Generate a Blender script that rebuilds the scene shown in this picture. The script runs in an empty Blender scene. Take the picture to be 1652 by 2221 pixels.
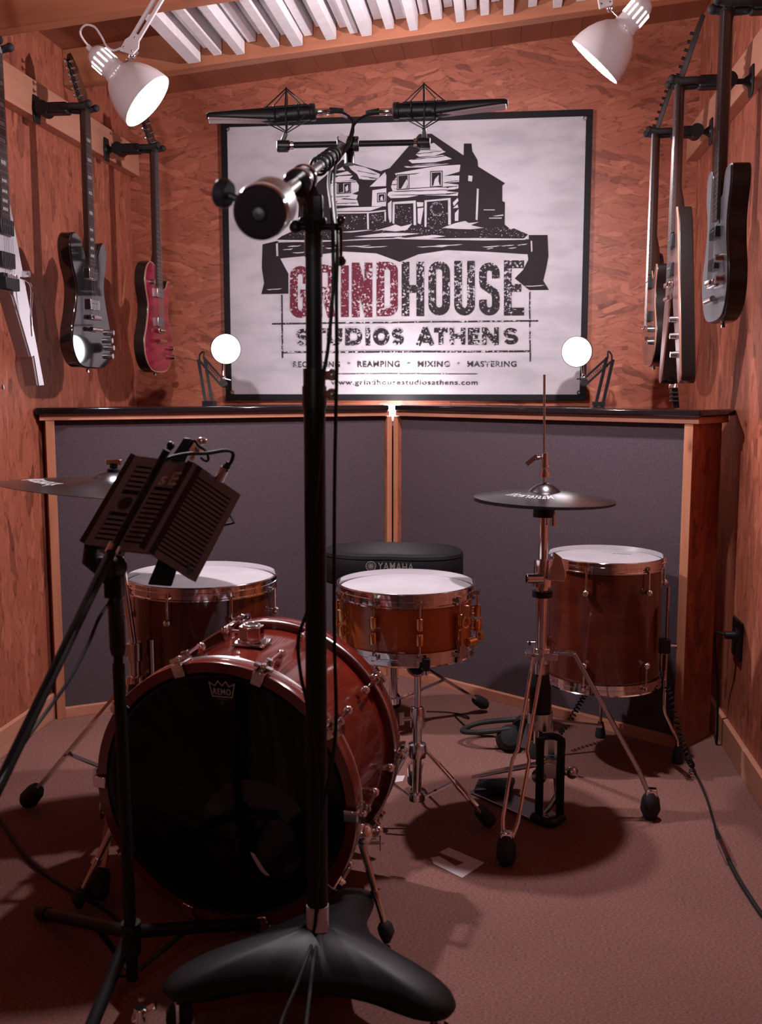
import bpy, bmesh, math, random
from mathutils import Vector, Matrix
from mathutils.geometry import tessellate_polygon
R=math.radians; PI=math.pi
random.seed(7)
scene=bpy.context.scene; COL=scene.collection
# ------------------------------------------------------------------ camera
H=1.2; FPX=2200.0; W_,H_=1652,2221
PITCH=math.atan(272.5/FPX); YAW=R(6.84)
cam_d=bpy.data.cameras.new('camera'); cam=bpy.data.objects.new('camera',cam_d); COL.objects.link(cam)
cam.location=(0,0,H); cam.rotation_euler=(PI/2-PITCH,0,YAW)
cam_d.sensor_fit='VERTICAL'; cam_d.sensor_height=36; cam_d.sensor_width=26.78; cam_d.lens=FPX/H_*36
cam_d.dof.use_dof=True; cam_d.dof.focus_distance=3.2; cam_d.dof.aperture_fstop=5.0
cam_d.clip_start=.05; scene.camera=cam
CR=cam.rotation_euler.to_matrix()
FWD=CR@Vector((0,0,-1)); RGT=CR@Vector((1,0,0)); UPV=CR@Vector((0,1,0)); CP=Vector((0,0,H))
def A(px,py,d):            # the point at depth d that a measured pixel shows
    return CP+CR@(Vector(((px-W_/2)/FPX,-(py-H_/2)/FPX,-1))*d)
def onY(px,py,Y):
    v=A(px,py,1)-CP; return CP+v*(Y/v.y)
def onZ(px,py,Z=0):
    v=A(px,py,1)-CP; return CP+v*((Z-H)/v.z)
def onX(px,py,X):
    v=A(px,py,1)-CP; return CP+v*(X/v.x)
def aim(C,x,y,t):          # unit axis at C: drawn towards (x right, y down), leaning t towards the viewer
    v=(CP-C).normalized(); p=RGT*x-UPV*y; p=(p-v*p.dot(v)).normalized(); return p*math.sqrt(1-t*t)+v*t
def cdir(x,y,t):           # direction given by picture right, picture down and towards the viewer
    return (RGT*x-UPV*y-FWD*t).normalized()
# ------------------------------------------------------------------ mesh builder
def frames(pts):
    n=len(pts); T=[]
    for i in range(n):
        a=pts[max(0,i-1)]; b=pts[min(n-1,i+1)]
        t=(b-a); T.append(t.normalized() if t.length>1e-9 else Vector((0,0,1)))
    u=T[0].orthogonal().normalized(); out=[]
    for t in T:
        u=(u-t*u.dot(t)); u=u.normalized() if u.length>1e-6 else t.orthogonal().normalized()
        out.append((t,u,t.cross(u)))
    return out
def smooth(pts,n=6,closed=False):
    pts=[Vector(p) for p in pts]; m=len(pts); out=[]
    rng=range(m) if closed else range(m-1)
    for i in rng:
        if closed: p0,p1,p2,p3=[pts[(i+k)%m] for k in (-1,0,1,2)]
        else: p0,p1,p2,p3=pts[max(0,i-1)],pts[i],pts[i+1],pts[min(m-1,i+2)]
        for k in range(n):
            t=k/n
            out.append(.5*((2*p1)+(p2-p0)*t+(2*p0-5*p1+4*p2-p3)*t*t+(3*p1-p0-3*p2+p3)*t**3))
    if not closed: out.append(pts[-1])
    return out
def basis(o,z,x=None):
    z=Vector(z).normalized()
    x=Vector(x) if x is not None else z.orthogonal()
    x=(x-z*x.dot(z)).normalized(); y=z.cross(x)
    M=Matrix((x,y,z)).transposed().to_4x4(); M.translation=Vector(o); return M
class MB:
    def __init__(s): s.v=[]; s.f=[]
    def add(s,vs,fs,M=None):
        b=len(s.v)
        for v in vs:
            v=Vector(v); s.v.append(M@v if M is not None else v)
        s.f+= [[i+b for i in f] for f in fs]; return s
    def box(s,c,d,M=None):
        c=Vector(c); x,y,z=[k/2 for k in d]
        vs=[c+Vector((i*x,j*y,k*z)) for k in(-1,1) for j in(-1,1) for i in(-1,1)]
        return s.add(vs,[(0,2,3,1),(4,5,7,6),(0,1,5,4),(2,6,7,3),(0,4,6,2),(1,3,7,5)],M)
    def hexa(s,p):  # p: 4 bottom + 4 top in ring order
        return s.add(p,[(3,2,1,0),(4,5,6,7),(0,1,5,4),(1,2,6,5),(2,3,7,6),(3,0,4,7)])
    def bar(s,a,b,w,t,up=(0,0,1)):
        a=Vector(a);b=Vector(b);M=basis(a,b-a,Vector(up).cross(b-a) if abs((b-a).normalized().dot(Vector(up)))<.99 else None)
        return s.box((0,0,(b-a).length/2),(w,t,(b-a).length),M)
    def tube(s,pts,r,seg=10,caps=True,closed=False):
        pts=[Vector(p) for p in pts]; n=len(pts)
        if isinstance(r,(int,float)): r=[r]*n
        if closed:
            ext=[pts[-1]]+pts+[pts[0]]; fr=frames(ext)[1:-1]
        else: fr=frames(pts)
        vs=[]
        for p,(t,u,w),q in zip(pts,fr,r):
            for k in range(seg):
                a=2*PI*k/seg; vs.append(p+u*math.cos(a)*q+w*math.sin(a)*q)
        fs=[]
        for i in range(n if closed else n-1):
            j=(i+1)%n
            for k in range(seg):
                l=(k+1)%seg; fs.append((i*seg+k,i*seg+l,j*seg+l,j*seg+k))
        if caps and not closed:
            fs.append(tuple(range(seg))[::-1]); fs.append(tuple((n-1)*seg+k for k in range(seg)))
        return s.add(vs,fs)
    def cyl(s,a,b,r,r2=None,seg=16):
        return s.tube([a,b],[r,r if r2 is None else r2],seg)
    def lathe(s,prof,M=None,seg=48,closed=False):
        vs=[];fs=[];n=len(prof)
        for (r,z) in prof:
            for k in range(seg):
                a=2*PI*k/seg; vs.append((r*math.cos(a),r*math.sin(a),z))
        for i in range(n if closed else n-1):
            j=(i+1)%n
            for k in range(seg):
                l=(k+1)%seg; fs.append((i*seg+k,i*seg+l,j*seg+l,j*seg+k))
        if not closed:
            if prof[0][0]>1e-4: fs.append(tuple(range(seg))[::-1])
            if prof[-1][0]>1e-4: fs.append(tuple((n-1)*seg+k for k in range(seg)))
        return s.add(vs,fs,M)
    def ball(s,c,r,seg=14,sc=(1,1,1),M=None):
        n=8; prof=[(r*math.sin(PI*i/n)+1e-5,-r*math.cos(PI*i/n)) for i in range(n+1)]
        T=Matrix.Translation(Vector(c))@Matrix.Diagonal((*sc,1))
        return s.lathe(prof,(M@T) if M is not None else T,seg)
    def prism(s,poly,z0,z1,M=None):
        n=len(poly)
        vs=[(p[0],p[1],z0) for p in poly]+[(p[0],p[1],z1) for p in poly]
        fs=[tuple(range(n))[::-1],tuple(range(n,2*n))]+[(i,(i+1)%n,n+(i+1)%n,n+i) for i in range(n)]
        return s.add(vs,fs,M)
    def torus(s,M,r,t,seg=40,s2=8):
        return s.lathe([(r+t*math.cos(2*PI*k/s2),t*math.sin(2*PI*k/s2)) for k in range(s2)],M,seg,closed=True)
    def mesh(s,name,smoothang=35,inv=None):
        me=bpy.data.meshes.new(name)
        vs=[(inv@v) if inv is not None else v for v in s.v]
        me.from_pydata([tuple(v) for v in vs],[],[list(f) for f in s.f])
        bm=bmesh.new(); bm.from_mesh(me)
        bmesh.ops.remove_doubles(bm,verts=bm.verts,dist=1e-6)
        bmesh.ops.recalc_face_normals(bm,faces=bm.faces); bm.to_mesh(me); bm.free()
        me.polygons.foreach_set('use_smooth',[True]*len(me.polygons))
        me.set_sharp_from_angle(angle=R(smoothang)); me.update(); return me
def obj(name,mb,mat,parent=None,M=None,bevel=0,world=False,seg=2,ang=35):
    """link one mesh object; world=True: the builder holds world coordinates"""
    inv=WM[parent].inverted() if (world and parent is not None) else None
    me=mb if isinstance(mb,bpy.types.Mesh) else mb.mesh(name,ang,inv)
    o=bpy.data.objects.new(name,me); COL.objects.link(o)
    if mat is not None and not me.materials: me.materials.append(mat)
    if parent is not None: o.parent=parent
    if M is not None: o.matrix_local=M
    WM[o]=(WM[parent] if parent is not None else Matrix())@(M if M is not None else Matrix())
    if bevel:
        b=o.modifiers.new('bevel','BEVEL'); b.width=bevel; b.segments=seg; b.limit_method='ANGLE'; b.angle_limit=R(40)
    return o
WM={None:Matrix()}
def tag(o,label,cat,group=None,kind=None):
    if label: o['label']=label
    if cat: o['category']=cat
    if group: o['group']=group
    if kind: o['kind']=kind
    return o
def thing(name,label,cat,M=None,group=None):
    o=bpy.data.objects.new(name,None); COL.objects.link(o); o.empty_display_size=.05
    if isinstance(M,Vector): M=Matrix.Translation(M)
    if M is not None: o.matrix_local=M
    WM[o]=M.copy() if M is not None else Matrix()
    return tag(o,label,cat,group)
def struct(name,mb,mat,label=None,**k):
    o=obj(name,mb,mat,**k); o['kind']='structure'
    if label: o['label']=label
    return o
# ------------------------------------------------------------------ materials
def mat(name,col,rough=.5,metal=0,spec=.5,emit=None,es=0,coat=0,build=None):
    m=bpy.data.materials.new(name); m.use_nodes=True; nt=m.node_tree; b=nt.nodes['Principled BSDF']
    b.inputs['Base Color'].default_value=(*col,1); b.inputs['Roughness'].default_value=rough
    b.inputs['Metallic'].default_value=metal; b.inputs['Specular IOR Level'].default_value=spec
    b.inputs['Coat Weight'].default_value=coat; b.inputs['Coat Roughness'].default_value=.06
    if emit: b.inputs['Emission Color'].default_value=(*emit,1); b.inputs['Emission Strength'].default_value=es
    if build: build(nt,b)
    return m
def nd(nt,t,**k):
    n=nt.nodes.new(t)
    for a,v in k.items():
        if a in n.inputs: n.inputs[a].default_value=v
        else: setattr(n,a,v)
    return n
def coords(nt,scale=(1,1,1),rot=(0,0,0),src='Object'):
    tc=nd(nt,'ShaderNodeTexCoord'); mp=nd(nt,'ShaderNodeMapping')
    mp.inputs['Scale'].default_value=scale; mp.inputs['Rotation'].default_value=rot
    nt.links.new(tc.outputs[src],mp.inputs['Vector']); return mp.outputs['Vector']
def ramp(nt,fac,stops,interp='LINEAR'):
    r=nd(nt,'ShaderNodeValToRGB'); r.color_ramp.interpolation=interp; e=r.color_ramp.elements
    while len(e)<len(stops): e.new(.5)
    for k,(p,c) in zip(e,stops): k.position=p; k.color=(*c,1) if len(c)==3 else c
    nt.links.new(fac,r.inputs['Fac']); return r.outputs['Color']
def mixc(nt,fac,a,b,mode='MIX'):
    m=nd(nt,'ShaderNodeMix',data_type='RGBA',blend_type=mode)
    for k,v in ((0,fac),(6,a),(7,b)):
        if isinstance(v,bpy.types.NodeSocket): nt.links.new(v,m.inputs[k])
        else: m.inputs[k].default_value=v if k==0 else (*v[:3],1)
    return m.outputs[2]
def bump(nt,b,h,strength=.3,dist=.002):
    n=nd(nt,'ShaderNodeBump'); n.inputs['Strength'].default_value=strength; n.inputs['Distance'].default_value=dist
    nt.links.new(h,n.inputs['Height']); nt.links.new(n.outputs['Normal'],b.inputs['Normal'])
def osb(scale,ang=.45,axis='Z'):
    """pressed strand board: two crossing layers of stretched flakes with dark broken edges"""
    def f(nt,b):
        def layer(rot,off):
            r3={'Z':(0,0,rot),'X':(rot,0,0),'Y':(0,rot,0)}[axis]
            tc=nd(nt,'ShaderNodeTexCoord')
            m0=nd(nt,'ShaderNodeMapping'); m0.inputs['Rotation'].default_value=r3; m0.inputs['Location'].default_value=(off,off*.7,off*.3)
            m1=nd(nt,'ShaderNodeMapping'); m1.inputs['Scale'].default_value=scale
            nt.links.new(tc.outputs['Object'],m0.inputs['Vector']); nt.links.new(m0.outputs['Vector'],m1.inputs['Vector']); v=m1.outputs['Vector']
            nz=nd(nt,'ShaderNodeTexNoise',Scale=1.4,Detail=4.0,Roughness=.6); nt.links.new(v,nz.inputs['Vector'])
            ad=nd(nt,'ShaderNodeMix',data_type='RGBA',blend_type='LINEAR_LIGHT'); ad.inputs[0].default_value=.38
            nt.links.new(v,ad.inputs[6]); nt.links.new(nz.outputs['Color'],ad.inputs[7])
            vo=nd(nt,'ShaderNodeTexVoronoi',Scale=1.0); nt.links.new(ad.outputs[2],vo.inputs['Vector'])
            ve=nd(nt,'ShaderNodeTexVoronoi',Scale=1.0,feature='DISTANCE_TO_EDGE'); nt.links.new(ad.outputs[2],ve.inputs['Vector'])
            sep=nd(nt,'ShaderNodeSeparateColor'); nt.links.new(vo.outputs['Color'],sep.inputs['Color'])
            c=ramp(nt,sep.outputs['Red'],[(0,(.19,.050,.028)),(.06,(.275,.078,.044)),(.16,(.34,.097,.055)),(.85,(.41,.122,.070)),(1,(.49,.165,.10))])
            e=ramp(nt,ve.outputs['Distance'],[(0,(.50,.44,.42)),(.035,(.80,.77,.75)),(.07,(1,1,1))])
            mk=ramp(nt,nz.outputs['Fac'],[(.46,(0,0,0)),(.54,(1,1,1))])
            e=mixc(nt,mk,(1,1,1),e)
            g=nd(nt,'ShaderNodeTexNoise',Scale=5.0,Detail=6.0,Roughness=.7); nt.links.new(v,g.inputs['Vector'])
            gr=ramp(nt,g.outputs['Fac'],[(.27,(.50,.45,.43)),(.38,(.88,.87,.86)),(.52,(1,1,1)),(.75,(1.18,1.18,1.18))])
            return mixc(nt,1.0,mixc(nt,1.0,c,e,'MULTIPLY'),gr,'MULTIPLY'),g.outputs['Fac']
        ca,ga=layer(ang,0.0); cb,gb=layer(-ang,3.3)
        sw=nd(nt,'ShaderNodeTexNoise',Scale=9.0,Detail=3.0); nt.links.new(coords(nt),sw.inputs['Vector'])
        k=ramp(nt,sw.outputs['Fac'],[(.48,(0,0,0)),(.52,(1,1,1))])
        c=mixc(nt,k,ca,cb)
        nt.links.new(c,b.inputs['Base Color']); bump(nt,b,ga,.35,.0015)
        b.inputs['Roughness'].default_value=.5
    return f
def wood(scale,c0,c1,ro=.5,knots=True,plank=None):
    def f(nt,b):
        v=coords(nt,scale)
        nz=nd(nt,'ShaderNodeTexNoise',Scale=1.0,Detail=6.0,Roughness=.6,Distortion=.6); nt.links.new(v,nz.inputs['Vector'])
        c=ramp(nt,nz.outputs['Fac'],[(.3,c0),(.5,[(a+b_)/2 for a,b_ in zip(c0,c1)]),(.7,c1)])
        if knots:
            vo=nd(nt,'ShaderNodeTexVoronoi',Scale=3.2); nt.links.new(coords(nt,(1,.45,1)),vo.inputs['Vector'])
            k=ramp(nt,vo.outputs['Distance'],[(0,(.28,.2,.18)),(.05,(.45,.36,.33)),(.075,(1,1,1))])
            c=mixc(nt,1.0,c,k,'MULTIPLY')
        nt.links.new(c,b.inputs['Base Color']); bump(nt,b,nz.outputs['Fac'],.15,.001)
        b.inputs['Roughness'].default_value=ro
    return f
def carpet(nt,b):
    v=coords(nt,(150,420,150)); n=nd(nt,'ShaderNodeTexNoise',Scale=1.0,Detail=4.0); nt.links.new(v,n.inputs['Vector'])
    w=nd(nt,'ShaderNodeTexWave',Scale=70.0,Distortion=1.5,bands_direction='Y'); w.inputs['Detail'].default_value=2
    nt.links.new(coords(nt,(1,1,1)),w.inputs['Vector'])
    c=ramp(nt,n.outputs['Fac'],[(.3,(.125,.056,.046)),(.5,(.205,.098,.083)),(.72,(.31,.155,.134))])
    c2=ramp(nt,w.outputs['Fac'],[(0,(.88,.88,.88)),(1,(1.05,1.05,1.05))])
    c=mixc(nt,1.0,c,c2,'MULTIPLY')
    big=nd(nt,'ShaderNodeTexNoise',Scale=2.0,Detail=3.0); nt.links.new(coords(nt),big.inputs['Vector'])
    c=mixc(nt,1.0,c,ramp(nt,big.outputs['Fac'],[(.3,(.9,.9,.9)),(.7,(1.08,1.08,1.08))]),'MULTIPLY')
    nt.links.new(c,b.inputs['Base Color']); bump(nt,b,n.outputs['Fac'],.6,.003)
def noisecol(c0,c1,sc,bmp=0,dist=.001,lo=.35,hi=.65,stretch=(1,1,1)):
    def f(nt,b):
        n=nd(nt,'ShaderNodeTexNoise',Scale=sc,Detail=5.0); nt.links.new(coords(nt,stretch),n.inputs['Vector'])
        nt.links.new(ramp(nt,n.outputs['Fac'],[(lo,c0),(hi,c1)]),b.inputs['Base Color'])
        if bmp: bump(nt,b,n.outputs['Fac'],bmp,dist)
    return f
def ink(col,paper=(.48,.45,.485),amt=.43,sc=95):
    def f(nt,b):
        n=nd(nt,'ShaderNodeTexNoise',Scale=sc,Detail=4.0,Roughness=.7); nt.links.new(coords(nt),n.inputs['Vector'])
        n2=nd(nt,'ShaderNodeTexNoise',Scale=7.0,Detail=2.0); nt.links.new(coords(nt),n2.inputs['Vector'])
        ma=nd(nt,'ShaderNodeMath',operation='MULTIPLY_ADD'); nt.links.new(n2.outputs['Fac'],ma.inputs[0]); ma.inputs[1].default_value=.35
        nt.links.new(n.outputs['Fac'],ma.inputs[2])
        c=ramp(nt,ma.outputs[0],[(0,paper),(amt+.155,paper),(amt+.185,col)]); nt.links.new(c,b.inputs['Base Color'])
    return f
OSBV=mat('osb_vertical',(.4,.15,.07),build=osb((30,30,6.5),.10,'X'))
OSBH=mat('osb_horizontal',(.4,.15,.07),build=osb((8,20,44),.26,'Y'))
PINE=mat('pine_beam',(.5,.2,.1),build=wood((1.2,14,14),(.30,.10,.048),(.44,.165,.085)))
PINEY=mat('pine_along_wall',(.5,.2,.1),build=wood((14,1.2,14),(.44,.19,.12),(.56,.27,.18)))
PLANK=mat('pine_ceiling',(.4,.15,.08),build=wood((10,.9,10),(.24,.072,.036),(.34,.115,.06)))
SIDEW=mat('pine_frame',(.5,.2,.1),build=wood((22,22,2.0),(.34,.125,.065),(.50,.205,.115),knots=False))
TRIMW=mat('pine_rail',(.5,.2,.1),build=wood((3,22,22),(.38,.145,.085),(.56,.25,.16),knots=False))
CARPET=mat('carpet',(.2,.1,.1),rough=.95,spec=.1,build=carpet)
FELT=mat('grey_fabric',(.08,.06,.07),rough=.9,spec=.15,build=noisecol((.064,.046,.055),(.088,.064,.076),240,.3))
BGLOSS=mat('black_gloss',(.006,.006,.008),rough=.09,coat=.6)
BMATTE=mat('black_matte',(.007,.007,.009),rough=.45,spec=.3)
BPLAST=mat('black_plastic',(.010,.010,.012),rough=.4,spec=.35)
BMETAL=mat('black_powder_coat',(.013,.013,.015),rough=.45,spec=.22,build=noisecol((.008,.008,.010),(.012,.012,.014),300,.25,.0004))
SEBLK=mat('grey_black_coat',(.13,.138,.165),rough=.36)
DSTEEL=mat('dark_steel',(.10,.085,.085),rough=.36,metal=1)
RUBBER=mat('rubber',(.010,.009,.010),rough=.7)
CABLE=mat('cable_jacket',(.008,.008,.009),rough=.6,spec=.25)
CHROME=mat('chrome',(.78,.76,.78),rough=.09,metal=1)
BRUSH=mat('steel',(.55,.53,.54),rough=.25,metal=1)
GOLD=mat('gold_plate',(.80,.46,.20),rough=.18,metal=1)
HEADW=mat('coated_drumhead',(.70,.66,.70),rough=.55,build=noisecol((.35,.325,.355),(.42,.39,.425),7,.05))
HEADB=mat('black_drumhead',(.004,.004,.005),rough=.07,spec=.35)
SHELL=mat('red_brown_lacquer',(.2,.03,.01),rough=.2,coat=1,build=wood((3,3,14),(.062,.008,.004),(.125,.018,.007),.22,False))
BSHELL=mat('cherry_lacquer',(.2,.03,.01),rough=.16,coat=1,build=wood((9,2,9),(.10,.010,.006),(.165,.018,.009),.2,False))
SSHELL=mat('amber_lacquer',(.4,.1,.02),rough=.2,coat=.8,build=wood((2,2,30),(.42,.085,.016),(.56,.13,.026),.25,False))
LEATH=mat('black_leatherette',(.012,.011,.012),rough=.55,spec=.2,build=noisecol((.006,.006,.007),(.010,.009,.010),160,.3,.0006))
WPAINT=mat('white_enamel',(.66,.61,.63),rough=.3,coat=.3)
WSLAT=mat('white_slat',(.80,.75,.78),rough=.55,build=noisecol((.76,.71,.74),(.84,.79,.82),30))
BULB=mat('lit_bulb',(1,1,1),emit=(1,.93,.97),es=30)
SLOT=mat('lit_vent_slot',(1,1,1),emit=(1,.93,.97),es=12)
LDISC=mat('lit_lamp_disc',(1,1,1),emit=(1,.93,.96),es=9)
PAPER=mat('banner_cloth',(.74,.70,.74),rough=.65,spec=.2,build=noisecol((.41,.385,.42),(.50,.465,.505),5,0,lo=.38,hi=.55,stretch=(1,1,2.5)))
BLK=mat('banner_border',(.009,.008,.010),rough=.55,spec=.15)
INK=mat('black_ink',(.018,.013,.017),rough=.6,spec=.12,build=ink((.018,.013,.017),amt=.30))
INKS=mat('solid_black_ink',(.016,.010,.013),rough=.6,spec=.12)
INKG=mat('worn_black_ink',(.02,.02,.02),rough=.6,spec=.12,build=ink((.020,.015,.018),amt=.435))
INKR=mat('worn_maroon_ink',(.13,.01,.02),rough=.6,spec=.12,build=ink((.105,.014,.028),amt=.435))
INKF=mat('faint_ink',(.02,.02,.02),rough=.6,spec=.12,build=ink((.035,.028,.033),amt=.40,sc=160))
LOGO=mat('grey_print',(.45,.42,.44),rough=.5)
LOGOM=mat('mid_grey_print',(.24,.22,.23),rough=.5)
LOGOD=mat('dim_print',(.16,.15,.16),rough=.5)
TAPE=mat('white_gaffer_tape',(.60,.52,.55),rough=.6)
PCOL=mat('frosted_pink_metal',(.55,.45,.48),rough=.35,metal=.8)
CYMB=mat('dark_cymbal',(.10,.095,.10),rough=.25,metal=1,build=noisecol((.085,.078,.085),(.16,.15,.16),9,.25,.0012))
GWHITE=mat('white_guitar',(.52,.51,.56),rough=.3,coat=.4)
GBLACK=mat('black_guitar',(.005,.005,.006),rough=.05,coat=1)
GRED=mat('crimson_guitar',(.2,.01,.03),rough=.14,coat=1,build=noisecol((.13,.004,.016),(.36,.012,.05),14,0,stretch=(1,1,4)))
GBURST=mat('dark_walnut_guitar',(.06,.02,.015),rough=.25,coat=.6,build=noisecol((.06,.020,.016),(.12,.045,.036),9,0,stretch=(2,2,.6)))
GVBRN=mat('brown_guitar',(.10,.04,.035),rough=.35,coat=.3,build=noisecol((.10,.042,.038),(.17,.075,.066),12,0,stretch=(3,3,.5)))
GGREY=mat('gunmetal_guitar',(.060,.060,.070),rough=.36,metal=.35,coat=.3)
GSIDE=mat('dark_guitar_side',(.010,.007,.007),rough=.3,coat=.4)
CREAM=mat('cream_binding',(.45,.22,.15),rough=.4)
FRETB=mat('rosewood',(.030,.015,.013),rough=.45)
STRING=mat('string_steel',(.30,.27,.27),rough=.3,metal=1)
PEARL=mat('pearl_inlay',(.42,.38,.40),rough=.3)
MAPLE=mat('neck_wood',(.035,.015,.012),rough=.3,coat=.3)
REFLR=mat('reflection_red',(.22,.008,.022),rough=.85,build=noisecol((.40,.012,.035),(.55,.03,.07),30,.4,.002))
REFLW=mat('reflection_white',(.6,.56,.58),rough=.9)
TEAL=mat('teal_scuff',(.01,.10,.12),rough=.6)
CONC=mat('concrete',(.05,.04,.04),rough=.9)
# ------------------------------------------------------------------ flat lettering
def text_mesh(s,M2,offset=0,name='lettering'):
    """lettering; M2(u,v) maps the word's unit box (u right, v up) to a 3D point"""
    cu=bpy.data.curves.new('t','FONT'); cu.body=s; cu.offset=offset; cu.resolution_u=3; cu.space_character=1.12
    o=bpy.data.objects.new('t',cu); COL.objects.link(o)
    dg=bpy.context.evaluated_depsgraph_get(); dg.update()
    me=bpy.data.meshes.new_from_object(o.evaluated_get(dg))
    bpy.data.objects.remove(o)
    vs=[v.co.copy() for v in me.vertices]; x0=min(v.x for v in vs);x1=max(v.x for v in vs);y0=min(v.y for v in vs);y1=max(v.y for v in vs)
    mb=MB(); mb.add([M2((v.x-x0)/(x1-x0),(v.y-y0)/(y1-y0)) for v in vs],[tuple(p.vertices) for p in me.polygons])
    bpy.data.meshes.remove(me); return mb
def ribbon2d(pts,t,closed=False):
    """flat stroke of width t around a 2D path, mitred -> verts, faces"""
    n=len(pts); vs=[];fs=[]
    P=[Vector(p) for p in pts]
    for i in range(n):
        a=P[i-1] if (i>0 or closed) else None; b=P[(i+1)%n] if (i<n-1 or closed) else None
        d1=(P[i]-a).normalized() if a is not None else None; d2=(b-P[i]).normalized() if b is not None else None
        if d1 is None: d1=d2
        if d2 is None: d2=d1
        m=(d1+d2); m=m.normalized() if m.length>1e-5 else d1
        nrm=Vector((-m.y,m.x)); c=max(.45,nrm.dot(Vector((-d1.y,d1.x))))
        vs+= [P[i]+nrm*(t/2/c),P[i]-nrm*(t/2/c)]
    for i in range(n if closed else n-1):
        j=(i+1)%n; fs.append((2*i,2*i+1,2*j+1,2*j))
    return vs,fs
def arc(cx,cy,rx,ry,a0,a1,n=8):
    return [(cx+rx*math.cos(R(a0+(a1-a0)*k/n)),cy+ry*math.sin(R(a0+(a1-a0)*k/n))) for k in range(n+1)]
def glyph(ch,w,h,t):
    """strokes of a condensed block capital inside w x h (y up), stroke width t"""
    a=t/2; x0,x1,y0,y1=a,w-a,a,h-a; cx=w/2; r=(x1-x0)/2; m=h/2
    O=arc(cx,y1-r,r,r,180,0)+arc(cx,y0+r,r,r,0,-180)
    if ch=='O': return [(O,1)]
    if ch=='U': return [([(x0,h)]+arc(cx,y0+r,r,r,180,360)+[(x1,h)],0)]
    if ch=='G': return [([(x1,h*.66)]+arc(cx,y1-r,r,r,0,180)+arc(cx,y0+r,r,r,180,360)+[(x1,h*.47),(cx,h*.47)],0)]
    if ch=='H': return [([(x0,0),(x0,h)],0),([(x1,0),(x1,h)],0),([(x0,m),(x1,m)],0)]
    if ch=='I': return [([(cx,0),(cx,h)],0)]
    if ch=='N': return [([(x0,0),(x0,h)],0),([(x1,0),(x1,h)],0),([(x0,h*.97),(x1,h*.03)],0)]
    if ch=='D': return [([(x0,y0),(x0,y1)]+arc(cx,y1-r*.8,r,r*.8,90,0)+arc(cx,y0+r*.8,r,r*.8,0,-90),1)]
    if ch=='E': return [([(w,y1),(x0,y1),(x0,y0),(w,y0)],0),([(x0,m),(w*.86,m)],0)]
    if ch=='R': return [([(x0,0),(x0,y1)]+arc(cx,y1-r*.9,r,r*.9,90,0)+arc(cx,m+r*.7,r,r*.7,0,-90)+[(x0,m)],0),([(cx,m),(x1,0)],0)]
    if ch=='S':
        q=(h-t)/4
        if h>2*w: return [([(x1,h*.70)]+arc(cx,y1-r,r,r,0,180)+[(x0,h*.66),(x0+.15*r,h*.57),(x1-.15*r,h*.43),(x1,h*.34)]+arc(cx,y0+r,r,r,0,-180)+[(x0,h*.30)],0)]
        return [(arc(cx,y1-q,r,q,20,270,12)+arc(cx,y0+q,r,q,90,-160,12)[1:],0)]
    if ch=='T': return [([(0,y1),(w,y1)],0),([(cx,0),(cx,h)],0)]
    if ch=='A': return [([(x0,0),(cx,h)],0),([(x1,0),(cx,h)],0),([(w*.25,h*.28),(w*.75,h*.28)],0)]
    if ch=='M': return [([(x0,0),(x0,h)],0),([(x1,0),(x1,h)],0),([(x0,h*.95),(cx,h*.3),(x1,h*.95)],0)]
    if ch=='Y': return [([(x0,h),(cx,m),(x1,h)],0),([(cx,m),(cx,0)],0)]
    return []
def glyph_mb(ch,map2,w,h,t):
    mb=MB()
    for k,(st,cl) in enumerate(glyph(ch,w,h,t)):
        vs,fs=ribbon2d(st,t*(.82 if ch=='S' and h<2*w else 1),bool(cl)); mb.add([map2(v.x,v.y,k) for v in vs],fs)
    return mb
# ================================================================== ROOM
WL,WR,YB,YF=-1.62,.765,4.38,-1.7
cz=lambda x:2.586+.101*x
bz=lambda x:2.452+.098*x
struct('floor',MB().box(((WL+WR)/2,(YB+YF)/2,-.05),(WR-WL+.5,YB-YF+.5,.1)),CARPET)
struct('wall_back',MB().prism([(WL-.1,0),(WR+.1,0),(WR+.1,cz(WR+.1)+.05),(WL-.1,cz(WL-.1)+.05)],0,.1,basis((0,YB+.1,0),(0,-1,0),(1,0,0))),OSBH)
struct('wall_left',MB().box((WL-.05,(YB+YF)/2,1.25),(.1,YB-YF+.2,2.5)),OSBV)
struct('wall_right',MB().box((WR+.05,(YB+YF)/2,1.36),(.1,YB-YF+.2,2.72)),OSBV)
struct('wall_front',MB().box(((WL+WR)/2,YF-.05,1.36),(WR-WL+.2,.1,2.72)),OSBH)
m=MB(); x=WL-.1
while x<WR+.1:
    x2=min(x+.118,WR+.12)
    m.hexa([(x,YF,cz(x)),(x2-.0012,YF,cz(x2-.0012)),(x2-.0012,YB,cz(x2-.0012)),(x,YB,cz(x)),(x,YF,cz(x)+.02),(x2-.0012,YF,cz(x2)+.02),(x2-.0012,YB,cz(x2)+.02),(x,YB,cz(x)+.02)]); x=x2
m.hexa([(WL-.1,YF,cz(WL-.1)+.012),(WR+.12,YF,cz(WR+.12)+.012),(WR+.12,YB,cz(WR+.12)+.012),(WL-.1,YB,cz(WL-.1)+.012)]+[(a,b,cz(a)+.06) for a,b in ((WL-.1,YF),(WR+.12,YF),(WR+.12,YB),(WL-.1,YB))])
struct('ceiling',m,PLANK)
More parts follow.
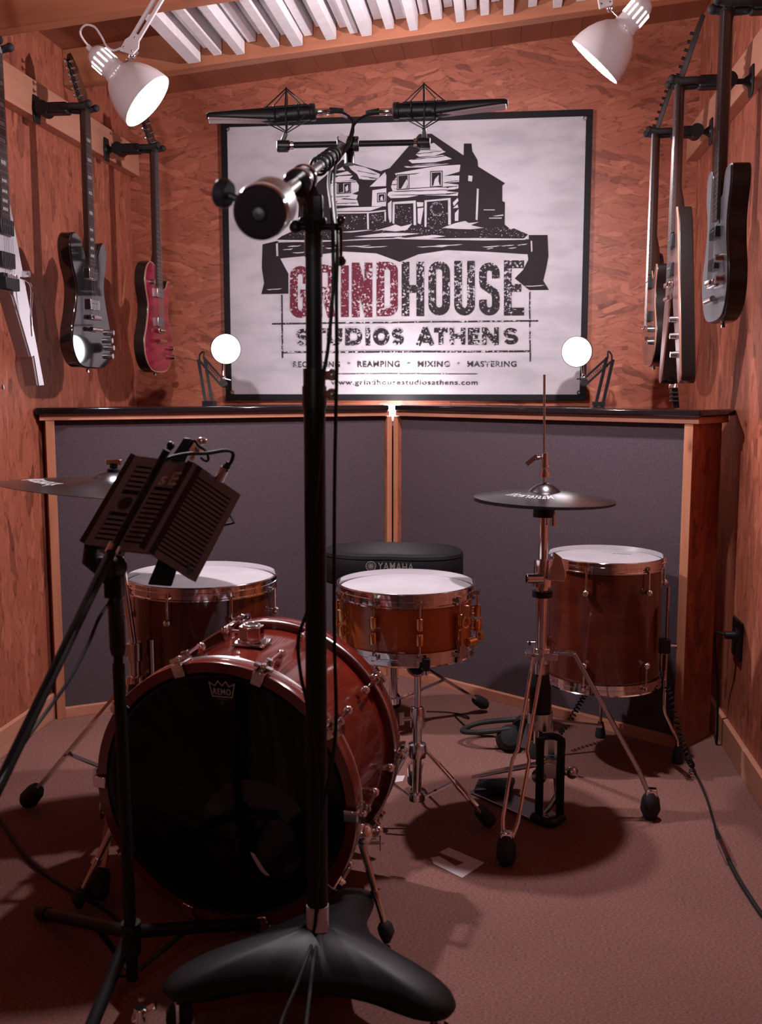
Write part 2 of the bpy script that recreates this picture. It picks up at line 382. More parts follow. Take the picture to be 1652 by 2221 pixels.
# joists across the ceiling
n=1
for y0 in (3.72,3.14,2.5,1.6,.7,-.2,-1.1):
    m=MB(); a,b=WL,WR
    m.hexa([(a,y0,bz(a)),(b,y0,bz(b)),(b,y0+.06,bz(b)),(a,y0+.06,bz(a)),(a,y0,cz(a)),(b,y0,cz(b)),(b,y0+.06,cz(b)),(a,y0+.06,cz(a))])
    struct('trim_%d'%n,m,PINE,bevel=.003); n+=1
# battens the guitar hangers screw into, wall ends
struct('trim_%d'%n,MB().box((WL+.022,(YF+4.375)/2,2.16),(.044,4.375-YF,.12)),PINEY,bevel=.002); n+=1
struct('trim_%d'%n,MB().box((WR-.022,(YF+4.375)/2,2.165),(.044,4.375-YF,.12)),PINEY,bevel=.002); n+=1
struct('baseboard_left',MB().box((WL+.009,(YF+YB)/2,.045),(.018,YB-YF,.09)),PINEY,bevel=.002)
struct('baseboard_right',MB().box((WR-.009,(YF+YB)/2,.045),(.018,YB-YF,.09)),PINEY,bevel=.002)
# ------------------------------------------------------------------ ceiling diffuser of white slats
T=thing('slatted_diffuser','white slatted sound diffuser with strips of uneven depth set between two ceiling joists','acoustic panel',Vector((-.45,3.46,2.53)))
m=MB(); a,b=-1.14,.56
m.hexa([(a,3.21,cz(a)-.018),(b,3.21,cz(b)-.018),(b,3.715,cz(b)-.018),(a,3.715,cz(a)-.018)]+[(q,y,cz(q)-.004) for q,y in ((a,3.21),(b,3.21),(b,3.715),(a,3.715))])
obj('backing_board',m,WSLAT,T,world=True)
rs=random.Random(5); x=-1.14; k=0; SL=[]
deps=[.105,.06,.09,.05,.10,.062,.04,.092,.055,.10,.07,.045,.095,.06,.085,.10,.05,.088,.06,.105,.055,.08,.045,.10,.065,.09,.05,.10,.04,.085,.06,.10,.05,.09,.06,.1,.05,.085,.1,.06,.09]
while x<.54:
    w=.046 if k==0 else (.030 if k%3 else .036)
    gap=.006 if k%2 else .012
    d=deps[k%len(deps)]; xa,xb=x,x+w; y1=3.700
    zt=lambda q:cz(q)-.018
    m=MB().hexa([(xa,3.205,zt(xa)-d),(xb,3.205,zt(xb)-d),(xb,y1,zt(xb)-d),(xa,y1,zt(xa)-d),(xa,3.205,zt(xa)),(xb,3.205,zt(xb)),(xb,y1,zt(xb)),(xa,y1,zt(xa))])
    obj('slat',m,WSLAT,T,world=True,bevel=.0012,seg=1); x+=w+gap; k+=1
# ------------------------------------------------------------------ gobos (freestanding absorber screens)
def gobo(label,PA,PB,outer):
    """PA,PB: floor ends of the front face, seen left and right"""
    PA=Vector((PA.x,PA.y,0)); PB=Vector((PB.x,PB.y,0)); L=(PB-PA).length; ux=(PB-PA).normalized(); uy=Vector((-ux.y,ux.x,0))
    M=Matrix((ux,uy,Vector((0,0,1)))).transposed().to_4x4(); M.translation=PA
    T=thing('gobo_screen',label,'acoustic screen',M,'gobo screens behind the drum kit'); T['label']=label
    D=.20; t=.030
    for s in (0,1):
        inner=(s==1)==(outer=='left'); tt=.021 if inner else t
        obj('side_board',MB().box((tt/2 if s==0 else L-tt/2,D/2,.54),(tt,D,1.08)),OSBV,T)
        obj('front_stile',MB().box((tt/2 if s==0 else L-tt/2,-.002,.54),(tt,.008,1.08)),SIDEW,T,bevel=.001)
    obj('base_rail',MB().box((L/2,.012,.018),(L-.044,.024,.036)),TRIMW,T,bevel=.001)
    obj('fabric_panel',MB().box((L/2,.030,.56),(L-.044,.02,1.045)),FELT,T)
    obj('back_panel',MB().box((L/2,D-.008,.54),(L-2*t,.012,1.06)),SIDEW,T)
    e0,e1=(-.02,.012) if outer=='left' else (.012,-.02)
    obj('top_rail',MB().box(((L+e0-e1)/2+0,D/2,1.092),(L-e0-e1,D+.014,.022)),TRIMW,T,bevel=.0015)
    a0,a1=(-.035,.022) if outer=='left' else (.022,-.035)
    obj('top_ledge',MB().box(((L+a0-a1)/2,D/2,1.1145),(L-a0-a1,D+.05,.023)),BGLOSS,T,bevel=.006,seg=3)
    return T
gobo('grey fabric acoustic screen with black ledge, on the left behind the ride cymbal',onZ(124,1560),onZ(848,1463),'left')
gobo('grey fabric acoustic screen with black ledge, on the right behind the hi-hat',onZ(854,1463),onZ(1478,1628),'right')
# ------------------------------------------------------------------ banner
YP=YB-.012
T=thing('wall_banner','white printed banner with black border, house drawing and large lettering on the back wall','banner',Vector((-.43,YP,1.14)))
X0,X1,Z0,Z1=-1.207,.343,1.140,2.317
nx,nz=60,44; m=MB(); vs=[];fs=[]
def sag(u,v): return .0018*math.sin(u*9+2)*math.sin(v*5)+.0012*math.sin(u*21+v*8)
for j in range(nz+1):
    for i in range(nx+1):
        u,v=i/nx,j/nz; vs.append((X0+.02+(X1-X0-.04)*u,YP-.004-sag(u,v)*.5,Z0+.02+(Z1-Z0-.04)*v))
for j in range(nz):
    for i in range(nx): q=j*(nx+1)+i; fs.append((q,q+1,q+nx+2,q+nx+1))
m.add(vs,fs); c=obj('banner_cloth',m,PAPER,T,world=True)
b=.026
for nm,cx,czz,w,h in (('top',(X0+X1)/2,Z1-b/2,X1-X0,b),('bottom',(X0+X1)/2,Z0+b/2,X1-X0,b),('l',X0+b/2,(Z0+Z1)/2,b,Z1-Z0-2*b),('r',X1-b/2,(Z0+Z1)/2,b,Z1-Z0-2*b)):
    obj('border_strip',MB().box((cx,YP-.006,czz),(w,.010,h)),BLK,T,world=True,bevel=.001,seg=1)
for x,z in ((X1-.03,Z1-.035),(X1-.03,Z0+.035),(X0+.03,Z0+.035),(X0+.03,Z1-.035)):
    obj('eyelet',MB().torus(basis((x,YP-.0095,z),(0,1,0)),.007,.002,16,6),CHROME,T,world=True)
# artwork, measured off the banner itself; each colour pass lies a hair in front of the last
def P(px,py,lay=0): return onY(px,py,YP-.0065-.0007*lay)
def h4(x,y): return (700+x/3.304,290+y/3.304)
def c5(x,y): return (460+x/1.967,230+y/1.967)
def poly(mb,pts,cv,lay):
    q=[P(*cv(*p),lay) for p in pts]; n0=len(q)
    mb.add(q,[tuple(t) for t in tessellate_polygon([[Vector((p.x,p.z,0)) for p in q]])])
def jag(a,b,n,amp,rr):
    (x0,y0),(x1,y1)=a,b; out=[]
    for k in range(n+1):
        t=k/n; out.append((x0+(x1-x0)*t,y0+(y1-y0)*t+rr.uniform(-amp,amp)))
    return out
rr=random.Random(3)
blk=MB(); wht=MB(); blk2=MB(); wht2=MB()
poly(blk,[(-330,760),(-297,735),(-180,680),(-170,470),(-120,420),(50,275),(140,185),(260,225),(415,268),(480,245),(610,95),(690,2),(778,0),(1008,155),(1010,70),(1065,70),(1070,125),(1085,150),(1108,190),(1112,235),(1305,355),(1285,372),(1285,482),(1304,492),(1302,650),(1345,685),(1368,678),(1470,722),(1455,748),(1380,757),(1150,757),(560,745),(120,765)],h4,0)
# left house siding, eaves and roof
for a in ([(100,262),(140,238),(160,262)],[(90,290),(175,268),(205,290),(95,300)],[(70,330),(110,305),(215,300),(190,325),(225,330),(60,350)],
          [(50,440),(55,360),(100,345),(235,335),(258,370),(255,412),(210,430),(250,440),(240,470),(150,462),(50,500),(70,445)],[(85,515),(110,470),(245,475),(258,515)],
          [(165,200),(220,225),(300,240),(410,290),(395,330),(320,318),(262,325),(245,290),(200,255)],[(270,310),(395,318),(370,332),(280,328)],
          [(335,380),(445,275),(455,300),(452,375)],[(352,480),(355,405),(455,390),(452,520),(350,520)],
          [(75,540),(200,528),(425,522),(340,552),(80,556)],[(78,562),(330,560),(452,545),(450,556),(330,570),(80,574)],
          [(315,572),(328,570),(330,685),(318,685)],[(440,560),(452,560),(452,630),(442,625)]): poly(wht,a,h4,1)
# main house
for a in ([(765,75),(795,65),(858,115),(770,122)],[(665,150),(700,118),(850,115),(880,130),(800,158),(690,165)],[(612,190),(700,172),(860,152),(925,180),(800,205),(640,212)],[(580,235),(760,215),(905,215),(720,240),(600,243)],
          [(515,285),(640,262),(820,232),(985,222),(978,272),(880,300),(978,300),(975,345),(868,352),(972,365),(970,392),(880,412),(970,420),(965,445),(700,440),(600,458),(485,462),(462,440),(470,420),(500,410),(488,380),(500,340),(530,310)],
          [(465,500),(492,478),(492,625),(480,640),(470,600)],[(500,490),(665,478),(668,655),(650,655),(648,498),(515,505),(512,648),(498,640)],
          [(672,490),(720,492),(718,520),(676,525)],[(678,535),(722,530),(700,650),(680,640)],
          [(728,478),(915,460),(917,650),(898,652),(896,475),(745,488),(742,668),(728,668)],
          [(930,495),(965,460),(972,480),(938,520)],[(930,535),(965,505),(970,530)],[(945,570),(972,540),(970,625),(945,625)],
          [(1042,298),(1072,303),(1068,343),(1040,338)],[(1103,392),(1117,396),(1108,620),(1094,616)],[(1150,543),(1232,543),(1230,549),(1152,548)],[(1215,590),(1292,578),(1292,588),(1240,592)],[(1190,602),(1282,600),(1280,609),(1190,608)]): poly(wht,a,h4,1)
# snow banks
for a in ([(355,700),(480,665),(520,650),(560,665),(640,645),(600,690),(520,700),(420,690)],[(225,738),(420,712),(520,710),(700,715),(540,735),(330,742)],[(855,675),(950,640),(1020,625),(1045,640),(1120,632),(1060,655),(1150,675),(1060,685),(960,682)],
          [(120,705),(300,690),(360,690),(200,708)],[(600,745),(800,725),(880,735),(760,750)]): poly(wht,a,h4,1)
poly(wht,[(120,765),(300,752),(500,748),(540,740),(600,748),(760,752),(1090,748),(1440,752),(1470,722),(1472,732),(1450,760),(1150,765),(600,756),(530,752),(300,762),(-90,778),(-330,770),(-330,762)],h4,1)
for (x0,y0,x1,y1) in ((530,292,620,405),(768,268,858,385),(388,425,450,492),(100,352,202,432)):
    poly(blk2,[(x0,y0),(x1,y0-4),(x1,y1-6),(x0,y1)],h4,2)
    poly(wht2,[(x0+6,y0+7),(x1-6,y0+3),(x1-6,y1-13),(x0+6,y1-7)],h4,3)
for (x0,y0,x1,y1) in ((541,302,607,396),(780,280,846,374),(399,436,440,483),(110,360,146,424),(152,360,194,422)):
    poly(blk2,[(x0,y0),(x1,y0-4),(x1,y1-6),(x0,y1)],h4,4)
for a in ([(560,395),(600,325),(608,345),(600,388)],[(790,375),(802,325),(830,295),(828,340),(838,372)],[(412,478),(412,458),(425,445),(432,476)],[(165,415),(160,385),(180,365),(182,405)]): poly(wht2,a,h4,5)
# siding lines
for (x0,x1,y,d) in [(500,960,395,-20),(480,960,412,-14),(470,960,440,-12),(870,975,302,-22),(860,975,350,-18),(60,250,350,-8),(60,200,452,-6),(60,250,500,-6),(620,900,185,-30),(660,860,145,-25),(600,900,232,-22),(500,540,330,-5),(480,535,365,-5),(265,400,300,20),(240,390,262,30),(490,700,300,-20),(880,975,385,-14),(880,970,428,-8)]:
    top=jag((x0,y),(x1,y+d),9,1.5,rr); bot=[(p[0],p[1]+rr.uniform(3,7)) for p in top[1:-1]]; poly(blk2,top+bot[::-1],h4,2)
# wreath and bramble specks in the arches and banks
for k in range(70):
    a=rr.uniform(0,2*PI); q=rr.gauss(46,5); x,y=818+q*math.cos(a),540+q*math.sin(a)*.95; s=rr.uniform(2,5); poly(wht2,[(x,y-s),(x+s,y),(x-s*.4,y+s)],h4,3)
for k in range(420):
    zone=rr.choice([(510,640,520,645),(740,895,560,650),(130,310,590,685),(340,440,575,640),(360,1150,655,742),(1100,1440,670,745),(540,900,660,745),(-250,120,700,750)])
    x,y=rr.uniform(*zone[:2]),rr.uniform(*zone[2:]); s=rr.uniform(1.2,4); poly(wht2,[(x,y-s),(x+s*1.4,y+s*.2),(x-s,y+s*.7)],h4,3)
# scroll beneath the house
poly(blk,[(280,582),(500,577),(700,568),(780,560),(830,566),(1100,572),(1350,568),(1350,550),(1430,550),(1434,640),(1425,690),(1412,745),(1436,784),(1352,785),(1290,735),(1325,700),(1348,655),(1345,632),(1180,622),(1000,614),(880,632),(800,665),(700,628),(560,620),(430,636),(290,650),(325,715),(325,800),(210,802),(222,755),(212,690),(215,590),(290,572)],c5,0)
for (x0,x1,y) in ((320,380,598),(340,400,625),(420,480,600),(480,560,606),(620,750,602),(560,680,598),(870,1010,600),(950,1070,594),(1150,1230,600),(1170,1200,608),(1260,1300,606),(1230,1290,596),(300,345,612),(1300,1345,592),(230,300,782),(1330,1420,768)):
    top=jag((x0,y),(x1,y-4),5,1,rr); poly(wht,top+[(p[0],p[1]+rr.uniform(2.5,5)) for p in top[1:-1]][::-1],c5,1)
for a in ([(272,588),(280,584),(282,640),(274,640)],[(1358,575),(1364,575),(1366,620),(1360,622)]): poly(wht,a,c5,1)
art=obj('house_drawing',blk,INKS,T,world=True)
obj('house_highlight',wht,PAPER,T,world=True); obj('house_detail',blk2,INKS,T,world=True); obj('printed_speckle',wht2,PAPER,T,world=True)
# words: strokes measured in the banner close-up frame
def word(letters,t,mtl,lay=2,nm='letter'):
    for ch,x0,x1,yt,yb in letters:
        w,h=x1-x0,yb-yt
        f=lambda a,b,k,x0=x0,yb=yb: P(*c5(x0+a,yb-b),lay+.25*k)
        obj(nm,glyph_mb(ch,f,w,h,t),mtl,T,world=True)
word([('G',332,420,682,903),('R',436,527,676,900),('I',550,582,680,899),('N',596,683,668,900),('D',701,792,664,896)],33,INKR)
word([('H',808,904,664,896),('O',922,1014,662,893),('U',1032,1120,660,893),('S',1138,1226,668,893),('E',1244,1330,658,893)],33,INKG)
word([('S',358,420,948,1024),('T',428,484,948,1021),('U',490,556,948,1021),('D',568,640,947,1021),('I',653,676,947,1021),('O',686,756,947,1021),('S',764,820,947,1021),
      ('A',868,948,946,1021),('T',946,1004,946,1018),('H',1012,1080,946,1018),('E',1090,1140,946,1018),('N',1150,1222,944,1018),('S',1240,1306,944,1018)],20,INKG)
def frame_line(pts,t):
    mb=MB(); n=len(pts)
    P2=[]
    for (a,b) in zip(pts[:-1],pts[1:]):
        st=jag(a,b,14,0,rr)
        st=[(x+rr.uniform(-.8,.8),y+rr.uniform(-.8,.8)) for x,y in st]
        vs,fs=ribbon2d(st,t); mb.add([P(*c5(v.x,v.y),2) for v in vs],fs)
    obj('rule_line',mb,INKG,T,world=True)
frame_line([(255,928),(1390,916)],6); frame_line([(297,805),(300,1075)],6); frame_line([(1354,790),(1356,1090)],6); frame_line([(300,1050),(1356,1046)],7); frame_line([(520,1142),(1130,1142)],3)
def caption(s,x0,x1,yt,yb,mtl,off=.0):
    mb=text_mesh(s,lambda u,v:P(*c5(x0+(x1-x0)*u,yb+(yt-yb)*v),2),off); obj('caption',mb,mtl,T,world=True)
caption('RECORDING',345,545,1089,1114,INKF,.022); caption('REAMPING',620,800,1088,1114,INKF,.022); caption('MIXING',876,1012,1088,1113,INKF,.022); caption('MASTERING',1088,1298,1087,1112,INKF,.022)
for x in (583,838,1050): caption('*',x-7,x+7,1092,1108,INKF,.03)
caption('www.grindhousestudiosathens.com',508,1132,1168,1196,INKF,.012)
# ------------------------------------------------------------------ outlet
o=onX(1602,1385,WR); T=thing('wall_outlet','dark wall socket plate with a plugged black lead low on the right wall','wall socket',Vector((WR,o.y,o.z)))
obj('cover_plate',MB().box((-.005,0,0),(.010,.115,.125)),BMATTE,T,bevel=.003)
obj('socket_face',MB().cyl((-.010,.0,.01),(-.014,0,.01),.024),BPLAST,T)
pl=thing('power_cord','black power cord plugged into the wall socket, looping down beside the right screen','power cord',Vector((WR-.014,o.y,o.z+.01)))
obj('plug',MB().cyl((-.0,0,0),(-.03,0.0,0),.014,.012),BPLAST,pl)
obj('cord',MB().tube(smooth([(-.028,0,0),(-.05,.03,.0),(-.050,.05,-.04),(-.030,.075,-.2),(-.022,.09,-.38),(-.016,.15,-.388)],8),.004,8),CABLE,pl)
# ================================================================== LAMPS
LAMPS=[]
def shade_lamp(label,C,ax,arm_pts,clampat,cordpts,e,up):
    """C mouth centre, ax unit vector from cap towards the mouth"""
    M=basis(C,-ax,up)      # local +z runs from the mouth back to the cap
    T=thing('clamp_lamp',label,'lamp',M,'white clamp lamps under the ceiling'); T['label']=label
    outer=[(.0830,0),(.0825,.012),(.080,.03),(.074,.052),(.064,.074),(.050,.094),(.036,.106),(.032,.110)]
    inner=[(r-.0022,z) for r,z in outer[::-1]]; 
    obj('lamp_shade',MB().lathe(outer+inner,None,56,closed=True),WPAINT,T)
    nk=[(.033,.108),(.034,.112),(.033,.116),(.031,.120),(.0305,.165),(.028,.178),(.022,.190),(.012,.197),(.0001,.199)]
    neck=obj('lamp_holder',MB().lathe(nk,None,40),WPAINT,T)
    for k in range(12):
        a=2*PI*k/12; Mx=Matrix.Rotation(a,4,'Z')
        m=MB().tube([(.0305,0,.137),(.0305,0,.168)],[.0026,.0026],8).ball((.0305,0,.137),.0026,8).ball((.0305,0,.168),.0026,8)
        obj('vent_slot',m,SLOT,neck,M=Mx@Matrix.Translation((-.0010,0,0)))
    obj('cord_grommet',MB().cyl((0,0,.196),(0,0,.212),.008,.007),WPAINT,T)
    obj('light_bulb',MB().ball((0,0,.062),.030,20).cyl((0,0,.08),(0,0,.115),.02,.014),BULB,T)
    obj('cord',MB().tube(smooth(cordpts,8),.0028,8),WPAINT,T,world=True)
    # friction joint, steel pin and the paired arm
    j=clampat
    side=(M.to_3x3()@Vector((1,0,0)))
    base=WM[T]@Vector((0,0,.118)); nearest=base+(j-base).normalized()*.033
    obj('pivot_pin',MB().cyl(nearest,j,.0035),CHROME,T,world=True)
    obj('wing_nut',MB().ball(j,.010,12).bar(j-side*.018,j+side*.018,.006,.012),CHROME,T,world=True)
    d=(arm_pts[1]-arm_pts[0]).normalized(); v=FWD.cross(d).normalized()
    a0=arm_pts[0]
    br=MB().prism([(-.018,-.012),(.018,-.020),(.020,.012),(.006,.040),(-.008,.040),(-.022,.010)],-.004,.004,basis(a0,FWD,d.cross(FWD)))
    bk=obj('arm_bracket',br,WPAINT,T,world=True,bevel=.001)
    for q in ((-.012,-.006),(.012,-.008),(0,.028)):
        p=basis(a0,FWD,d.cross(FWD))@Vector((q[0],q[1],-.004)); obj('rivet',MB().ball(p,.003,8),BRUSH,bk,world=True)
    for s in (-1,1):
        obj('arm_bar',MB().bar(a0+v*s*.009+d*.01,arm_pts[1]+v*s*.009,.009,.009,FWD),WPAINT,T,world=True,bevel=.001,seg=1)
    bulb=WM[T]@Vector((0,0,.02)); LAMPS.append((bulb,e)); return T
CL=A(320,220,2.73); axL=aim(CL,.72,.66,.34)
shade_lamp('white dome clamp lamp at the upper left, wide open mouth facing down to the right',CL,axL,
  [A(281,103,2.68),A(378,-60,2.68)],A(287,121,2.70),[A(214,121,2.73),A(190,98,2.72),A(174,72,2.7),A(184,55,2.7),A(204,58,2.7),A(219,78,2.69),A(232,101,2.68),A(247,109,2.68),A(262,104,2.68)],98,UPV)
CRm=A(1289,135,2.73); axR=aim(CRm,-.65,.76,.10)
shade_lamp('white dome clamp lamp at the upper right, its narrow mouth turned down to the left',CRm,axR,
  [A(1312,2,2.70),A(1290,-130,2.72)],A(1322,18,2.71),[A(1384,2,2.73),A(1392,-8,2.72),A(1400,-40,2.7),A(1392,-90,2.7)],98,UPV)
def desk_lamp(label,C,ax,s,pxs):
    """small black balanced-arm lamp on the back of the screen; pxs: elbow, joint, foot in 3D"""
    M=basis(C,-ax,UPV); T=thing('desk_lamp',label,'lamp',M,'black desk lamps behind the screens'); T['label']=label
    outer=[(.060,0),(.0595,.01),(.058,.03),(.046,.055),(.030,.075),(.020,.085)]
    obj('lamp_shade',MB().lathe(outer+[(r-.002,z) for r,z in outer[::-1]],None,44,closed=True),BPLAST,T)
    obj('lit_diffuser',MB().lathe([(.0001,.002),(.03,.0015),(.057,.004),(.055,.02),(.0001,.03)],None,40),LDISC,T)
    obj('lamp_holder',MB().lathe([(.021,.084),(.021,.13),(.016,.14),(.0001,.142)],None,24),BPLAST,T)
    el,jt,ft=pxs
    obj('tilt_knob',MB().cyl(jt+RGT*.0+UPV*.02,jt+RGT*.03*s+UPV*.014,.004,.003).ball(jt+UPV*.02,.012,12),CHROME,T,world=True)
    obj('pivot_pin',MB().cyl(C+M.to_3x3()@Vector((0,0,.1)),jt,.006),CHROME,T,world=True)
    obj('pivot_joint',MB().cyl(jt-FWD*.015,jt+FWD*.015,.015),BMETAL,T,world=True)
    v=Vector((0,0,1))
    dd=(el-jt).normalized().cross(FWD).normalized()*.011
    for q in (-1,1):
        obj('arm_bar',MB().bar(jt+dd*q,el+dd*q,.009,.010,FWD),BMETAL,T,world=True)
        d2=(el-ft).normalized().cross(FWD).normalized()*.013
        obj('arm_bar',MB().bar(ft+d2*q,el+d2*q,.011,.011,FWD),BMETAL,T,world=True)
    obj('spring',MB().tube([jt+(el-jt)*t+Vector((math.cos(t*90)*.004,0,math.sin(t*90)*.004)) for t in [k/90 for k in range(20,75)]],.0011,5),BRUSH,T,world=True)
    obj('elbow_loop',MB().tube(smooth([el+dd*1,el+dd*.9+UPV*.024,el-dd*.9+UPV*.024,el-dd],6),.0035,8),BMETAL,T,world=True)
    obj('clamp',MB().bar(Vector((ft.x,ft.y,ft.z-.03)),Vector((ft.x,ft.y,ft.z)),.022,.03).box((ft.x,ft.y-.005,1.118+.016),(.045,.05,.016)),BMETAL,T,world=True)
    return T
desk_lamp('small black desk lamp with lit round shade at the lower left corner of the banner',A(490,757,4.0),aim(A(490,757,4.0),.9,.3,.985),1,(A(437,779,4.10),A(484,832,4.08),A(455,887,4.05)))
desk_lamp('small black desk lamp with lit round shade at the lower right corner of the banner',A(1250,763,3.95),aim(A(1250,763,3.95),-.9,.3,.985),-1,(A(1322,779,4.0),A(1266,830,4.02),A(1297,886,3.86)))
# lamp behind the gap between the two screens
G=onY(850,884,4.19); T=thing('uplight','bright small uplight behind the gap between the two screens, below the banner','lamp',Vector((G.x,G.y,1.02)))
obj('light_bulb',MB().ball((0,0,.075),.030,20),BULB,T)
obj('lamp_holder',MB().lathe([(.045,-.04),(.05,-.02),(.05,.02),(.035,.04),(.0001,.04)],None,28),BPLAST,T)
obj('stand_rod',MB().cyl((0,0,-1.0),(0,0,-.04),.008),BMETAL,T)
obj('stand_base',MB().cyl((0,0,-1.02),(0,0,-1.0),.07,seg=32),BMETAL,T)
LAMPS.append((Vector((G.x,G.y,1.14)),6))
# ================================================================== DRUM KIT
def hoop_prof(r,z0,h,flange=.006,t=.0023):
    o=[(r-.001,z0),(r+flange,z0-.001),(r+flange,z0+.0025),(r+.0015,z0+.004),(r+.0015,z0+h*.42),(r+.0035,z0+h*.46),(r+.0035,z0+h*.56),(r+.0015,z0+h*.6),(r+.0015,z0+h-.004),(r+.004,z0+h-.001),(r+.003,z0+h),(r-.001,z0+h)]
    return o
def drum(label,C,r,h,shellm,nl,a0,rimh=.034,lug='ball',lugm=CHROME,name='floor_tom',cat='drum',group=None,tilt=None):
    """C: centre of the bottom rim; r: shell radius"""
    M=Matrix.Translation(C)
    if tilt is not None: M=M@tilt
    T=thing(name,label,cat,M,group); T['label']=label
    z0,z1=.012,h-.012
    obj('shell',MB().lathe([(r,z0),(r,z1),(r-.008,z1),(r-.008,z0)],None,72,closed=True),shellm,T)
    obj('top_hoop',MB().lathe(hoop_prof(r+.004,h-rimh+.008,rimh),None,72,closed=True),CHROME,T)
    obj('bottom_hoop',MB().lathe([(a,h-b) for a,b in hoop_prof(r+.004,h-rimh+.008,rimh)],None,72,closed=True),CHROME,T)
    hz=h-.006
    obj('drumhead',MB().lathe([(r+.002,hz-.010),(r+.001,hz-.002),(r-.004,hz),(r*.5,hz+.0002),(.0001,hz+.0002)],None,72),HEADW,T)
    obj('bottom_head',MB().lathe([(.0001,.004),(r*.9,.004),(r,.010)],None,60),HEADW,T)
    ztop=h-.022
    if lug=='ball':
        lz=h-.085
        lm=MB().cyl((r-.002,0,lz),(r+.012,0,lz),.006,.0075,12).ball((r+.0155,0,lz),.0105,14).mesh('lug')
        rd=MB().cyl((r+.0135,0,lz+.006),(r+.0135,0,ztop+.012),.0032,seg=8).cyl((r+.0135,0,ztop+.004),(r+.0135,0,ztop+.016),.0058,.005,8).bar((r-.0,0,ztop+.003),(r+.018,0,ztop+.003),.016,.004).mesh('tension_rod')
        zz=[(lm,rd,Matrix())]
        zz.append((lm,rd,Matrix.Translation((0,0,h))@Matrix.Diagonal((1,1,-1,1))))
    else:
        lz=h-.062
        def tl(zc):
            return MB().cyl((r-.002,0,zc-.012),(r+.012,0,zc-.012),.005).cyl((r-.002,0,zc+.004),(r+.012,0,zc+.004),.005).tube([(r+.014,0,zc-.020),(r+.014,0,zc-.016),(r+.014,0,zc+.010),(r+.014,0,zc+.012)],[.0075,.0095,.0095,.006],14).mesh('lug')
        lm=tl(lz); rd=MB().cyl((r+.014,0,lz+.01),(r+.014,0,ztop+.013),.0028,seg=8).cyl((r+.014,0,ztop+.003),(r+.014,0,ztop+.015),.0055,.0048,8).box((r+.010,0,ztop+.006),(.018,.022,.010)).mesh('tension_rod')
        zz=[(lm,rd,Matrix()),(lm,rd,Matrix.Translation((0,0,h))@Matrix.Diagonal((1,1,-1,1)))]
    for k in range(nl):
        for (l,q,F_) in zz:
            Mx=Matrix.Rotation(R(a0)+2*PI*k/nl,4,'Z')@F_
            lo=obj('lug',l,lugm,T,M=Mx); obj('tension_rod',q,CHROME,lo)
    return T
def tom_leg(T,r,ang,ztop,zc,foot_r,zfoot,knee=.16):
    """floor-tom leg: straight rod, clamp block on the shell, bent shin and rubber foot"""
    c,s=math.cos(ang),math.sin(ang); P3=lambda q,z:(q*c,q*s,z)
    rr_=r+.022
    L=obj('leg',MB().tube([P3(rr_,ztop),P3(rr_,zfoot+knee+.02),P3(rr_+.004,zfoot+knee),P3(foot_r-.003,zfoot+.075),P3(foot_r,zfoot+.05),P3(foot_r,zfoot+.02)],.0052,10),CHROME,T)
    obj('rubber_foot',MB().tube([P3(foot_r,zfoot+.002),P3(foot_r,zfoot+.012),P3(foot_r,zfoot+.045),P3(foot_r,zfoot+.055)],[.017,.018,.012,.009],16),RUBBER,L)
    b=obj('leg_bracket',MB().box((r+.016,0,0),(.034,.034,.046)),BPLAST,T,M=Matrix.Rotation(ang,4,'Z')@Matrix.Translation((0,0,zc)),bevel=.004)
    obj('wing_screw',MB().cyl((r+.03,0,0),(r+.062,0,0),.004).bar((r+.055,-.018,0),(r+.055,.018,0),.007,.012),CHROME,b)
# --- right floor tom
Ct=A(1312,1206,3.2); hT=.395; zt_=Ct.z
tR=drum('red-brown lacquered floor tom on the right, just behind the hi-hat stand',Vector((Ct.x,Ct.y,zt_-hT)),.1765,hT,SHELL,6,-70+18,group=None)
fz=-(zt_-hT)
va=math.atan2(-Ct.y,-Ct.x)   # direction towards the viewer
for a,q in ((va+R(97),.245),(va-R(97)+R(14),.21),(va+R(180),.22)): tom_leg(tR,.1765,a,.30,.11,q,fz)
mb=text_mesh('EVANS',lambda u,v:Vector((.025+.055*u,.085+.010*v,hT-.0054))); obj('head_print',mb,BLK,tR,M=Matrix.Rotation(R(-6),4,'Z'))
# --- left floor tom
Ct=A(438,1250,2.84); hT=.42
tL=drum('large red-brown floor tom on the left, standing behind the bass drum',Vector((Ct.x,Ct.y,Ct.z-hT)),.2035,hT,SHELL,8,-98,rimh=.036)
fz=-(Ct.z-hT); va=math.atan2(-Ct.y,-Ct.x)
for a,q in ((va-R(36),.25),(va+R(85),.27),(va+R(205),.27)): tom_leg(tL,.2035,a,.29,.09,q,fz)
obj('head_print',MB().lathe([(.0001,0),(.018,0)],None,20),BLK,tL,M=Matrix.Translation((-.140,.035,hT-.0054)))
# --- snare drum
Cs=A(880,1266,2.70); hS=.172
sn=drum('amber lacquered snare drum with gold lugs in the middle of the kit',Vector((Cs.x,Cs.y,Cs.z-hS)),.1765,hS,SSHELL,10,-110,lug='tube',lugm=GOLD,name='snare_drum',rimh=.036)
va=math.atan2(-Cs.y,-Cs.x); th=obj('throw_off',MB().box((.190,0,.075),(.020,.022,.075)).torus(basis((.205,0,.10),(1,0,0)),.014,.003,20,6).bar((.204,0,.11),(.208,0,.145),.014,.008),GOLD,sn,M=Matrix.Rotation(va+R(48),4,'Z'),bevel=.002)
obj('strainer_knob',MB().cyl((.200,.012,.045),(.200,.040,.045),.011,.011,18),GOLD,th)
obj('adjuster',MB().box((.192,0,.065),(.022,.024,.03)).cyl((.200,0,.04),(.200,0,.02),.009),GOLD,sn,M=Matrix.Rotation(va+R(92),4,'Z'),bevel=.002)
